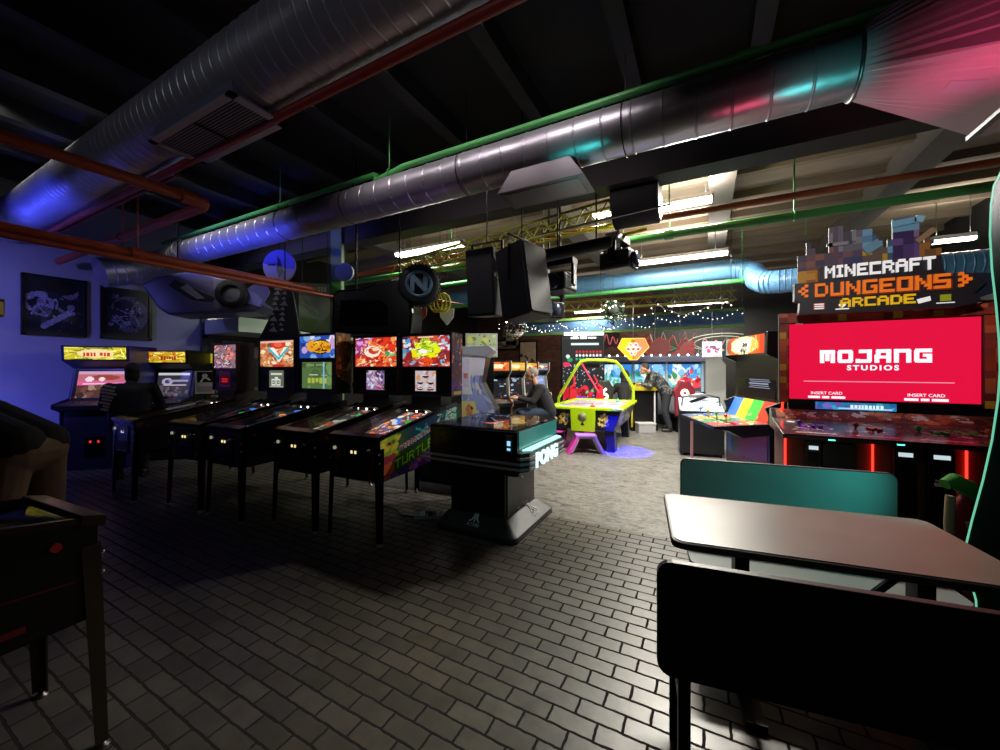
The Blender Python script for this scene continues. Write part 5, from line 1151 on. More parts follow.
# silver topped game left of the striped cabinet
p = W(700, 440, 6.9)
t = thing('shooting_game', 'dark game console with silver slanted top left of the striped machine', 'arcade machine', (p.x, p.y, 0), YAW-.4)
MB().prism([(-.35, .05), (-.35, .78), (.4, .95), (.4, .05)], -.34, .34).build('body', mat('console_black', '#121318', .4), t, .01)
Cv(40, 30, '#b0c8e0', 4).blobs(30, ['#e8f0f8', '#8898a8', '#606874', '#c8d8f0'], .04, .12).sheet('top_panel', lambda u, v: (-.34+.68*u, -.34+.74*v, .785+.168*v), printmat(0, .15), t)
MB().tube([(-.3, -.1, .86), (-.28, -.12, 1.0), (0, -.15, 1.06), (.28, -.12, 1.0), (.3, -.1, .86)], .02, 10).build('handle_bar', STEEL, t)
MB().cyl((-.15, .1, .9), (.15, .3, 1.0), .03).build('gun_barrel', BLKM, t)
for s in (-1, 1): MB().cyl((s*.28, -.3, 0), (s*.28, -.3, .1), .025).build('foot', BLKM, t)
t = thing('game_backbox', 'white poster board with a violet print left of the striped machine marquee', 'poster', W(712, 350, 8.3)-Vector((0, 0, .14)), YAW-.1)
Cv(30, 24, '#d0ccd8', 5).blobs(14, ['#803868', '#a84878', '#403058'], .04, .12, (.2, .25, .85, .75)).rect(0, 0, 1, .1, '#a8a4b0').front('poster_print', -.19, .19, 0, .31, -.012, printmat(0), t); MB().bb(-.2, .2, -.01, .01, -.01, .32).build('poster_board', WHITE, t)
MB().cyl((0, .0, .3), (0, 0, 2.74-t.location.z), .004, n=6).build('hanging_wire', STEEL, t)
# hexagon sign
t = thing('hexagon_sign', 'glowing yellow and red six sided sign over the beach screens', 'sign', W(633, 349, 9.6), YAW-.1)
c = Cv(64, 56, '#f0a818', 3).rect(0, 0, .4, 1, '#f0d818').rect(.6, 0, 1, 1, '#f09860')
for q in range(7):
    an = q*PI/3; u, v = (.5+.19*math.cos(an), .5+.24*math.sin(an)) if q < 6 else (.5, .5)
    c.ell(u, v, .1, .12, '#fff0d8' if q % 2 else '#f8e8e0').ell(u, v, .05, .06, ['#d04828', '#e070b0', '#f0c020'][q % 3])
c.text('AP', .5, .84, .13, '#502008').text('VS', .5, .04, .13, '#502008')
hexp = [(-.36, 0), (-.22, .26), (.22, .26), (.36, 0), (0, -.3), (-.1, -.26)]
hexp = [(-.36, .04), (-.26, .25), (.26, .25), (.36, .04), (.08, -.26), (-.08, -.26)]
def hexfn(u, v):
    z = -.26+.51*v; hw_ = .08+.28*(z+.26)/.3 if z < .04 else .36-.1*(z-.04)/.21
    return ((2*u-1)*hw_, -.032, z)
c.sheet('sign_face', hexfn, printmat(1.3), t)
MB().prism(hexp, -.03, .03, 'y').build('sign_box', mat('sign_orange_edge', '#a05818', .4), t, .005)
MB().tube([(x*1.04, -.034, z*1.04) for x, z in hexp], .012, 6, True).build('edge_light', glow('amber_edge', '#ffb040', 2), t)
MB().cyl((0, 0, .25), (0, 0, 2.0), .008, n=6).build('hanger_rod', STEEL, t)
# neon script signs on the back wall
def neon(label, px, py, d, paths, col, s, back=None):
    t = thing('neon_sign', label, 'neon sign', W(px, py, d), YAW*0)
    for k, p_ in enumerate(paths): MB().tube([(x*s, -.02, z*s) for x, z in p_], .016, 6).build('neon_tube', glow('neon_'+col[k % len(col)], col[k % len(col)], .8), t)
    if back: MB().prism([(x*s, z*s) for x, z in back[0]], -.01, .0, 'y').build('backing', mat('neonback_'+back[1], back[1], .5), t)
    MB().cyl((0, 0, .1), (0, 0, 1.2), .006, n=6).build('hanger_rod', STEEL, t)
squig = lambda x0, x1, n, h, z=0: [(x0+(x1-x0)*i/(n*8), z+h*math.sin(i*PI/4)+h*.3*math.cos(i*.37)) for i in range(n*8+1)]
loop = [(.0+.9*math.cos(q*PI/10), .25*math.sin(q*PI/10)) for q in range(3, 19)]
neon('red and cream neon script beside the hexagon sign', 672, 342, 12.3, [squig(-.6, .5, 4, .12), [(-.5, .2), (-.35, -.25), (-.2, .25), (-.05, -.2)], [(.1, -.2), (.3, .25), (.35, -.2), (.5, .2)]], ['#c84838', '#b8a898'], 1.3)
neon('large pale looping neon sign behind the striped machine marquee', 722, 342, 12.3, [loop, squig(-.5, .6, 4, .1, -.02), [(x*.8, z*.8-.03) for x, z in loop]], ['#a8a890', '#b87888'], 1.1)
neon('pale script neon sign behind the poster board', 696, 356, 12.3, [squig(-.5, .4, 3, .12), [(-.4, -.2), (.0, -.1), (.1, .25), (.25, .2)]], ['#8c9098', '#70747c'], 1.1)
neon('small red neon sign on dark board right of the LED wall', 605, 340, 12.2, [squig(-.4, .4, 4, .14)], ['#c86068'], 1.0, ([(-.45, -.22), (.45, -.22), (.45, .22), (-.45, .22)], '#3c1c20'))
neon('red heart shaped board with dark outline above the beach screens', 655, 348, 10.6, [[(-.4, .1), (-.3, .25), (-.1, .12), (.1, .28), (.35, .2), (.4, -.05), (0, -.4), (-.4, .1)]], ['#a8302c'], 1.0, ([(-.4, .1), (-.3, .25), (-.1, .12), (.1, .28), (.35, .2), (.4, -.05), (0, -.4)], '#6c1c1c'))
neon('green and red festive bow board above the beach screens', 680, 350, 10.4, [[(-.35, -.05), (-.1, .05), (-.35, .15)], [(.35, -.05), (.1, .05), (.35, .15)]], ['#38a058', '#c83838'], 1.0, ([(-.4, -.18), (-.05, 0), (.1, .2), (.35, .25), (.35, -.18)], '#8c3034'))
# framed things on brick wall
for k, (px, py, w_, h_, cc, lb_) in enumerate(((512, 339, .3, .26, '#8c8c88', 'small grey framed print high on the brick wall'), (528, 352, .36, .42, '#c0a890', 'square tan framed print with a dark centre on the brick wall'), (502, 345, .7, .16, '#807468', 'long pale board on the brick wall left of the framed prints'))):
    p = W(px, py, 1.0); s_ = 14.95/p.y; P_ = Vector((p.x*s_, 14.98, CAMH+(p.z-CAMH)*s_))
    q = thing('wall_frame', lb_, 'picture', P_)
    Cv(12, 12, cc, k).blobs(6, ['#504038', '#c8b8a8'], .1, .2).front('print', -w_, w_, -h_, h_, -.03, printmat(0), q); MB().bb(-w_-.06, w_+.06, -.028, 0, -h_-.06, h_+.06).build('frame', BLK, q)
# string of small lights along the soffit: one strand, beads as one part
for k, (x0, x1, y, z, n, lb_) in enumerate(((-6.4, -1.4, 12.5, 3.0, 44, 'drooping string of tiny white lights across the blue soffit, left part'), (-1.4, .9, 12.5, 3.15, 20, 'string of tiny white lights across the blue soffit, right part'), (-5.2, -2.0, 9.6, 2.75, 34, 'string of tiny white lights hanging in front of the soffit near the mirror ball'), (-1.9, .4, 8.0, 2.75, 20, 'string of tiny pinkish lights hanging below the blue duct'))):
    t = thing('string_lights', lb_, 'string lights', (x0, y, z), 0); rr = random.Random(k)
    pts = [(i/(n-1)*(x1-x0), rr.uniform(-.1, .1), -.22*abs(math.sin(i*.35))+rr.uniform(-.04, .04)) for i in range(n)]
    MB().tube(pts, .006, 5).build('wire', BLKM, t)
    for q in pts: MB().sph(Vector(q)-Vector((0, 0, .02)), .012, 6, 4).build('bulb', glow('fairy_bulb' if k < 3 else 'fairy_bulb_pink', '#fff4e0' if k < 3 else '#ffc8d0', 5), t)
    for q in (pts[0], pts[-1]): MB().cyl(q, (q[0], q[1], ZC-z), .004, n=5).build('hanger_wire', BLKM, t)
# ------------------------------------------------------------------ hanging things
t = thing('lighting_truss', 'yellow lattice truss running up to the black drum', 'truss', (0, 0, 0))
def truss(t, A, B, w, h, m, nseg):
    A, B = Vector(A), Vector(B); d = (B-A); u = d.normalized(); s = u.cross(Vector((0, 0, 1))).normalized()
    ch = [s*w/2, -s*w/2, Vector((0, 0, h))+s*w/2, Vector((0, 0, h))-s*w/2]
    for c_ in ch: MB().cyl(A+c_, B+c_, .02, n=8).build('chord', m, t)
    mb = MB()
    for i in range(nseg):
        p0, p1 = A+d*i/nseg, A+d*(i+1)/nseg; pm = (p0+p1)/2
        for a_, b_ in ((0, 2), (1, 3)):
            mb.cyl(p0+ch[a_], pm+ch[b_], .009, n=6).cyl(pm+ch[b_], p1+ch[a_], .009, n=6)
        mb.cyl(p0+ch[0], p1+ch[1], .008, n=6).cyl(pm+ch[2], pm+ch[3], .008, n=6)
    mb.build('lattice', m, t)
    for f in (.1, .9):
        q = A+d*f+Vector((0, 0, h)); MB().cyl(q, (q.x, q.y, ZC), .008, n=6).build('hanger_rod', m, t)
YT = mat('yellow_truss_paint', '#9a9a38', .4)
truss(t, W(395, 279, 6.6), W(622, 218, 4.75), .22, .22, YT, 13)
t = thing('lighting_truss', 'second thinner olive truss farther back, under the blue duct', 'truss', (0, 0, 0))
truss(t, W(600, 308, 9.4)-Vector((2.2, 0, 0)), W(735, 300, 9.4), .2, .22, YT, 14)
t = thing('hanging_speaker_drum', 'black drum shaped speaker hung under the girder', 'speaker', W(636, 203, 4.6), 0)
MB().cyl((-.25, 0, 0), (.25, 0, 0), .27, n=32).build('drum', BLKR, t, .02); MB().cyl((.25, 0, 0), (.27, 0, 0), .24, n=32).build('rim', GREY, t)
MB().bb(-.3, .3, -.03, .03, .24, .28).cyl((0, 0, .26), (0, 0, ZC-t.location.z), .02).build('bracket', BLKM, t)
YL = glow('yellow_tube_light', '#f0e020', .9)
for k, (a_, b_, d) in enumerate((((587, 231), (641, 221), 5.0), ((600, 241), (646, 229), 4.9), ((505, 265), (582, 244), 5.4))):
    A, B = W(*a_, d), W(*b_, d); t = thing('yellow_tube', ['upper short yellow tube under the truss', 'lower short yellow tube ending by the black bar', 'long slanting yellow tube behind the speakers'][k], 'tube', A)
    MB().cyl((0, 0, 0), B-A, .025, n=10).build('tube_body', mat('yellow_tube_paint', '#d8d020', .35), t); MB().cyl((B-A)/2, (B-A)/2+Vector((0, 0, ZC-A.z-(B-A).z/2)), .005, n=6).build('hanger_rod', STEEL, t)
def speaker(label, px, py, d, rz, tilt, w, h, dep):
    t = thing('hanging_speaker', label, 'speaker', W(px, py, d), rz)
    a = w/2
    mb = MB(); pts = [(-a, -dep/2), (a, -dep/2), (a*.7, dep/2), (-a*.7, dep/2)]
    mb.prism(pts, -h/2, h/2, 'z').xf(Matrix.Rotation(tilt, 4, 'X')); mb.build('cabinet', mat('speaker_black', '#060607', .6), t, .015)
    mb = MB(); mb.prism([(x, z) for x, z in rrect(-a+.02, a-.02, -h/2+.03, h/2-.03, .03)], -dep/2-.015, -dep/2, 'y').xf(Matrix.Rotation(tilt, 4, 'X')); mb.build('grille', mat('speaker_grille', '#17171a', .55), t)
    MB().bar((-a-.015, 0, 0), (-a-.015, 0, h/2+.1), .03, .012).bar((a+.015, 0, 0), (a+.015, 0, h/2+.1), .03, .012).bar((-a-.02, 0, h/2+.1), (a+.02, 0, h/2+.1), .03, .012).cyl((0, 0, h/2+.1), (0, 0, ZC-t.location.z), .008).build('yoke', BLKM, t)
    return t
speaker('smaller black hanging loudspeaker, left of the pair', 487, 284, 4.6, YAW-.5, rad(4), .38, .78, .32)
speaker('bigger black hanging loudspeaker with grey grille edge, right of the pair', 522, 284, 4.3, YAW+.9, rad(-8), .46, .8, .42)
t = thing('hanging_light_bar', 'black round bar fixture right of the loudspeakers', 'light fixture', W(575, 252, 4.6), 0)
A, B = W(545, 256, 4.6)-t.location, W(609, 242, 4.6)-t.location
MB().cyl(A, B, .075, n=20).build('bar_body', BLKR, t, .01); MB().cyl(B, B+(B-A).normalized()*.02, .06, n=20).build('end_cap', GREY, t)
for f in (.2, .8): q = A+(B-A)*f; MB().cyl(q, (q.x, q.y, ZC-t.location.z), .01, n=8).build('hanger_rod', BLKM, t)
def mover(label, px, py, d, rz):
    t = thing('moving_head_light', label, 'stage light', W(px, py, d), rz)
    MB().prism(rrect(-.17, .17, -.12, .12, .05), -.2, .18, 'y').build('head', mat('fixture_dark', '#1c1c20', .35), t, .02)
    MB().lathe([(0, 0), (.09, 0), (.1, .02), (.1, .05)], n=24).xf(Matrix.Translation((0, -.25, 0)) @ Matrix.Rotation(-PI/2, 4, 'X')).build('lens', mat('fixture_lens', '#303848', .1), t)
    for k in range(5): MB().bb(-.15+.07*k, -.13+.07*k, -.1, .14, .12, .135).build('cooling_fin', GREY, t)
    MB().bb(-.22, -.18, -.05, .05, -.04, .26).bb(.18, .22, -.05, .05, -.04, .26).bb(-.22, .22, -.08, .08, .24, .32).build('yoke', BLKM, t, .006)
    MB().cyl((0, 0, .3), (0, 0, ZC-t.location.z), .015).build('clamp_rod', BLKM, t)
mover('grey and black moving stage light at the right end of the bar', 618, 262, 4.9, YAW+.9)
mover('black moving stage light right of the bigger loudspeaker', 560, 284, 5.2, YAW-.6)
mover('smallest black stage light, half hidden below the bigger loudspeaker', 549, 312, 5.6, YAW+.2)
# mirror ball
t = thing('mirror_ball', 'silver mirror ball hanging left of the LED wall game', 'mirror ball', W(515, 327, 6.6))
rr = random.Random(3); mb = MB(); R_ = .2
for j in range(1, 16):
    th_ = PI*j/16; nn = max(6, int(32*math.sin(th_)))
    for i in range(nn):
        ph = 2*PI*i/nn; nrm = Vector((math.sin(th_)*math.cos(ph), math.sin(th_)*math.sin(ph), math.cos(th_)))
        e = (rr.uniform(-.06, .06), rr.uniform(-.06, .06)); n2 = (nrm+Vector((e[0], e[1], 0))).normalized(); up = Vector((0, 0, 1)).cross(n2).normalized(); v2 = n2.cross(up); q = .017
        c0 = nrm*R_; mb.add([c0-up*q-v2*q, c0+up*q-v2*q, c0+up*q+v2*q, c0-up*q+v2*q], [(0, 1, 2, 3)])
core = MB().sph((0, 0, 0), R_-.003, 24, 16).build('ball_core', GREY, t); mb.build('mirror_tiles', mat('mirror_tile', '#e0dccc', .05, 1), t)
MB().cyl((0, 0, R_), (0, 0, ZC-t.location.z), .006).cyl((0, 0, R_-.01), (0, 0, R_+.04), .03).build('hanging_rod', STEEL, t)
# garland ball
t = thing('garland_ball', 'dark green tinsel ball with tiny lights under the far truss', 'decoration', W(613, 312, 6.5))
rr = random.Random(8); mb = MB()
for _ in range(260):
    d_ = Vector((rr.gauss(0, 1), rr.gauss(0, 1), rr.gauss(0, 1))).normalized(); q = d_*rr.uniform(.12, .2); s_ = Vector((rr.gauss(0, 1), rr.gauss(0, 1), rr.gauss(0, 1))).normalized()
    mb.add([q, q+s_*.05, q+d_*.04], [(0, 1, 2)])
MB().sph((0, 0, 0), .11, 14, 10).build('core', mat('garland_core', '#101c12', .8), t); mb.build('tinsel', mat('tinsel_green', '#24402c', .5), t)
for k in range(9):
    d_ = Vector((rr.gauss(0, 1), rr.gauss(0, 1)-.6, rr.gauss(0, 1))).normalized(); MB().sph(d_*.19, .014, 6, 4).build('bulb', glow('fairy_bulb', '#fff4e0', 5), t)
MB().cyl((0, 0, .15), (0, 0, ZC-t.location.z), .004, n=6).build('hanging_wire', BLKM, t)
# black show car shell and the big tyre
t = thing('race_car_shell', 'black car body shell hanging over the red pinball backglass, big tyre at its end', 'car body', W(378, 312, 5.3), YAW)
k = 5.3/FPX
prof = [(-38, -24), (-37, 12), (-33, 18), (-8, 20), (6, 26), (24, 30), (36, 30), (40, -4), (38, -26)]
MB().prism([(x*k, z*k) for x, z in prof], -.3, .35, 'y').build('shell', mat('car_black', '#08080a', .25), t, .04)
MB().prism([(x*k*1.0, z*k) for x, z in [(-30, -16), (-28, 8), (10, 8), (16, 2), (16, -16)]], -.312, -.3, 'y').build('side_window', mat('car_window', '#101014', .12), t, .01)
for x in (-.3, .3): MB().cyl((x, 0, .2), (x, 0, ZC-t.location.z), .012).build('hanging_rod', BLKM, t)
w = Vector((45*k, -.22, 23*k)); R_ = 19.5*k
wh = MB(); prof = [(R_*.62, -.09), (R_*.9, -.11), (R_, -.07), (R_, .07), (R_*.9, .11), (R_*.62, .09)]
wh.lathe(prof, n=40).xf(Matrix.Rotation(PI/2, 4, 'X')); tr = wh.build('tyre', mat('tyre_rubber', '#0c0c0d', .75), t, loc=w, rot=(0, 0, .1))
mb = MB()
for i in range(36):
    a_ = 2*PI*i/36; mb.box((R_*math.cos(a_), 0, R_*math.sin(a_)), (.02, .16, .018), (0, -a_, 0))
mb.build('tread', mat('tyre_rubber', '#0c0c0d', .75), tr)
BR = mat('blue_grey_rim', '#4a6880', .35, .2)
MB().lathe([(R_*.6, -.01), (R_*.66, -.02), (R_*.66, .02), (R_*.5, .02), (R_*.5, -.01), (R_*.6, -.01)], n=36).xf(Matrix.Translation((0, -.09, 0)) @ Matrix.Rotation(PI/2, 4, 'X')).build('rim', BR, tr)
MB().lathe([(0, 0), (R_*.62, 0), (R_*.62, .02), (0, .02)], n=32).xf(Matrix.Translation((0, -.07, 0)) @ Matrix.Rotation(PI/2, 4, 'X')).build('hub_disc', BLK, tr)
lettering('N', R_*1.15, BR, tr, (0, -.1, 0), ext=.01, off=.012)
# second show car shell on the left with wheel
t = thing('race_car_shell', 'dark violet grey car body hanging near the pictures, with a small wheel', 'car body', W(212, 296, 6.6), YAW+.25)
k = 6.6/FPX
MB().prism([(x*k, z*k) for x, z in [(-52, 6), (-40, 14), (-8, 22), (20, 14), (52, -10), (42, -16), (-30, -22), (-38, -16)]], -.25, .4, 'y').build('shell', mat('car_grey_violet', '#57547c', .35), t, .04)
MB().prism([(x*k, z*k) for x, z in [(-30, 6), (-24, 12), (14, -6), (2, -8), (-10, -7)]], -.26, -.24, 'y').build('side_window', BLK, t, .01)
MB().prism([(x*k, z*k) for x, z in [(-20, 4), (-14, 8), (0, -5), (-6, -6)]], -.27, -.26, 'y').build('window_reflection_panel', mat('pale_panel', '#8a8898', .4), t)
MB().lathe([(.14, -.06), (.22, -.07), (.24, -.03), (.24, .03), (.22, .07), (.14, .06)], n=30).xf(Matrix.Rotation(PI/2, 4, 'X')).build('wheel', mat('tyre_rubber', '#0c0c0d'), t, loc=(24*k, -.3, 0)); MB().cyl((24*k, -.3, 0), (24*k, -.24, 0), .15, n=24).build('wheel_disc', mat('disc_grey', '#55555a', .4), t)
MB().bb(20*k-.22, 22*k+.2, -.26, -.22, -.25, .25).build('body_end', mat('car_lilac', '#6a6478', .5), t, .01)
MB().prism([(x*k, z*k) for x, z in [(34, -8), (36, 6), (50, 16), (56, 4), (48, -12)]], -.28, -.2, 'y').build('fin', mat('fin_violet', '#6460b0', .4), t, .01)
for x in (-.5, .5): MB().cyl((x, 0, 0), (x, 0, ZC-t.location.z), .01).build('hanging_rod', BLKM, t)
# tall fin board, disc, poster
t = thing('fin_board', 'tall dark board with rows of white triangle marks above the V backglass', 'display board', W(285, 312, 5.9), YAW)
k = 5.9/FPX
MB().prism([(x*k, z*k) for x, z in [(-26, -28), (-8, 8), (-6, 30), (6, 30), (12, 0), (16, -28)]], -.02, .03, 'y').build('board', mat('fin_dark', '#16161e', .4), t, .006)
rr = random.Random(2)
for i in range(9):
    for j in range(2):
        x = (-8+j*8 - i*.4+rr.uniform(-2, 2))*k; z = (24-i*5.2)*k; s_ = rr.uniform(2, 4.2)*k
        MB().prism([(x-s_, z-s_*.4), (x+s_, z-s_*.6), (x+s_*.2, z+s_*.7)], -.024, -.02, 'y').build('triangle_mark', mat('mark_lilac', '#9890a8', .5), t)
MB().cyl((0, 0, .4), (0, 0, ZC-t.location.z), .01).build('hanging_rod', BLKM, t)
t = thing('round_sign', 'round lavender sign with a dark figure shape, hung below the central duct', 'sign', W(279, 266, 6.2), YAW)
MB().cyl((0, 0, 0), (0, .04, 0), .26, n=36).build('disc', mat('lavender_disc', '#7c74a8', .5), t, .004)
MB().prism([(-.03, .16), (.02, .1), (.05, -.02), (.1, -.12), (.04, -.1), (.0, -.2), (-.04, -.05), (-.02, .04)], -.006, 0, 'y').build('dark_mark', BLK, t)
MB().bb(-.18, -.06, -.005, 0, .0, .03).build('wording', BLK, t); MB().cyl((0, .02, .25), (0, .02, ZC-t.location.z), .008).build('hanging_rod', BLKM, t)
t = thing('hanging_poster', 'pale green printed panel hung between the fin board and the car shell', 'poster', W(315, 308, 6.3), YAW+.1)
k = 6.3/FPX
c = Cv(40, 50, '#7c8c70', 3).rect(0, 0, 1, .28, '#64844c').rect(0, .75, 1, 1, '#5c6654').text('~~~~~~~', .5, .85, .1, '#a8b090').line(.1, .6, .6, .42, .03, '#9ca88c').line(.3, .65, .6, .42, .04, '#8c9c7c').poly([(.4, 0), (1, 0), (1, .45)], '#5c7048').grain(.08)
c.sheet('print', lambda u, v: ((-15+30*u)*k, -.022, (-22+46*v-6*u*(1-v)+.0)*k), printmat(0), t)
MB().prism([(-16*k, -23*k), (16*k, -29*k), (16*k, 25*k), (-16*k, 25*k)], -.02, .01, 'y').build('panel_frame', BLK, t)
for x in (-.2, .2): MB().cyl((x, 0, .3), (x, 0, ZC-t.location.z), .006).build('hanging_wire', BLKM, t)
t = thing('column_sign', 'narrow green white post with stuck labels left of the black car shell', 'post', (W(336, 325, 6.4).x, W(336, 325, 6.4).y, 0), YAW)
MB().bb(-.09, .09, 0, .12, 0, ZC).build('post', mat('post_dull_green', '#5c7458', .6), t, .004)
for z0, z1, cc in ((2.0, 2.3, '#a8c8b0'), (2.38, 2.62, '#c0c048'), (2.75, 2.95, '#58c848')): MB().bb(-.085, .085, -.004, 0, z0, z1).build('sticker', mat('sticker_'+cc, cc, .5), t)
t = thing('round_sign', 'pale blue disc beside the green post top', 'sign', W(344, 272, 6.3), YAW)
MB().cyl((0, 0, 0), (0, .04, 0), .15, n=28).build('disc', mat('pale_blue_disc', '#9ab0c0', .5), t); MB().cyl((0, .02, .1), (0, .02, ZC-t.location.z), .006).build('hanging_rod', BLKM, t)
t = thing('toy_racer', 'small yellow striped hanging toy to the right of the big tyre', 'toy', W(440, 303, 6.0), YAW)
for k_, x in enumerate((-.06, 0, .06)): MB().tube([(x+.1*math.cos(q*PI/8), -.02, .14*math.sin(q*PI/8)) for q in range(16)], .018, 8, True).build('hoop', mat('toy_yellow', '#d8c81c', .4), t)
MB().cyl((-.05, 0, .02), (.35, 0, -.02), .04, .01, n=12).build('boom', mat('toy_orange', '#a85820', .4), t); MB().cyl((0, 0, .1), (0, 0, ZC-t.location.z), .005).build('hanging_wire', BLKM, t)
for k_, (px, py, cc, lb_) in enumerate(((421, 314, '#7c3a30', 'small dark red shield plaque below the big tyre'), (447, 316, '#8a948a', 'pale grey shield plaque right of the red one'))):
    t = thing('shield_plaque', lb_, 'plaque', W(px, py, 6.2), YAW); s_ = .1 if k_ == 0 else .12
    MB().prism([(-s_, s_), (s_, s_), (s_*.9, -.02), (0, -s_*1.3), (-s_*.9, -.02)], -.02, .01, 'y').build('plaque', mat('plaque_'+cc, cc, .5), t, .004); MB().cyl((0, 0, s_*.8), (0, 0, ZC-t.location.z), .004).build('hanging_wire', BLKM, t)
# ------------------------------------------------------------------ machine at the lower left
c = Cv(48, 80, '#34302c', 4).rect(0, 0, 1, .14, '#14120c').blobs(30, ['#a08890', '#605058', '#403c44', '#8c7c70', '#7a3c48'], .04, .09, (0, .3, 1, 1)).blobs(6, ['#3848a0'], .05, .1, (0, .1, .3, .4))
sd_ = Cv(120, 50, '#0a090a', 4).rect(.3, .78, .8, .83, '#5c1614').rect(.36, .1, .86, .17, '#5c1614').rect(0, .42, 1, .435, '#4a1210').rect(0, .7, .12, .78, '#3c1818')
pinball('dark pinball machine in the near corner, player end and yellow card turned to the room', (-2.43, .585, 0), rad(184), Cv(20, 20, '#302830', 3).blobs(30, ['#803840', '#384080'], .05, .2), Cv(10, 10, '#301018'), c, '#0a090a', '#40362c', sd_, None, apronart='#d0c040', fieldglow=.5)
# ------------------------------------------------------------------ people
def hand(mb, wpos, d, up, curl=.5, s=1.0, side=1):
    d = Vector(d).normalized(); up = Vector(up); up = (up-d*up.dot(d)).normalized(); lat = d.cross(up)*side
    w = Vector(wpos); palm = w+d*.085*s
    mb.sph(w+d*.045*s, (.036*s, .036*s, .03*s), 10, 8).cyl(w, palm, .028*s, .034*s, 10)
    for k, L in enumerate((.07, .08, .075, .06)):
        b = palm+lat*(-.03+.02*k)*s; a1 = curl*.5; d1 = (d*math.cos(a1)-up*math.sin(a1)); m1 = b+d1*L*.5*s
        a2 = curl*1.3; d2 = (d*math.cos(a2)-up*math.sin(a2)); e = m1+d2*L*.5*s
        mb.cyl(b-d*.02*s, m1, .0105*s, .0095*s, 8).sph(m1, .0095*s, 8, 6).cyl(m1, e, .0095*s, .008*s, 8).sph(e, .008*s, 8, 6)
    tb = w+d*.03*s-lat*.03*s; tm = tb+(d*.6-lat*.7-up*.2).normalized()*.035*s; te = tm+(d*.9-lat*.1-up*.3).normalized()*.03*s
    mb.cyl(tb, tm, .013*s, .011*s, 8).sph(tm, .011*s, 8, 6).cyl(tm, te, .011*s, .009*s, 8).sph(te, .009*s, 8, 6)
def limb(mb, pts, rs):
    for (a_, ra), (b_, rb) in zip(zip(pts[:-1], rs[:-1]), zip(pts[1:], rs[1:])):
        mb.cyl(a_, b_, ra, rb, 14).sph(a_, ra, 14, 10).sph(b_, rb, 14, 10)
def fuse(o, vox):
    m = o.modifiers.new('r', 'REMESH'); m.mode = 'VOXEL'; m.voxel_size = vox; m.use_smooth_shade = True
    s = o.modifiers.new('s', 'SMOOTH'); s.factor = .5; s.iterations = 2
    return apply_mods(o)
SKIN = mat('skin', '#a87c62', .55)
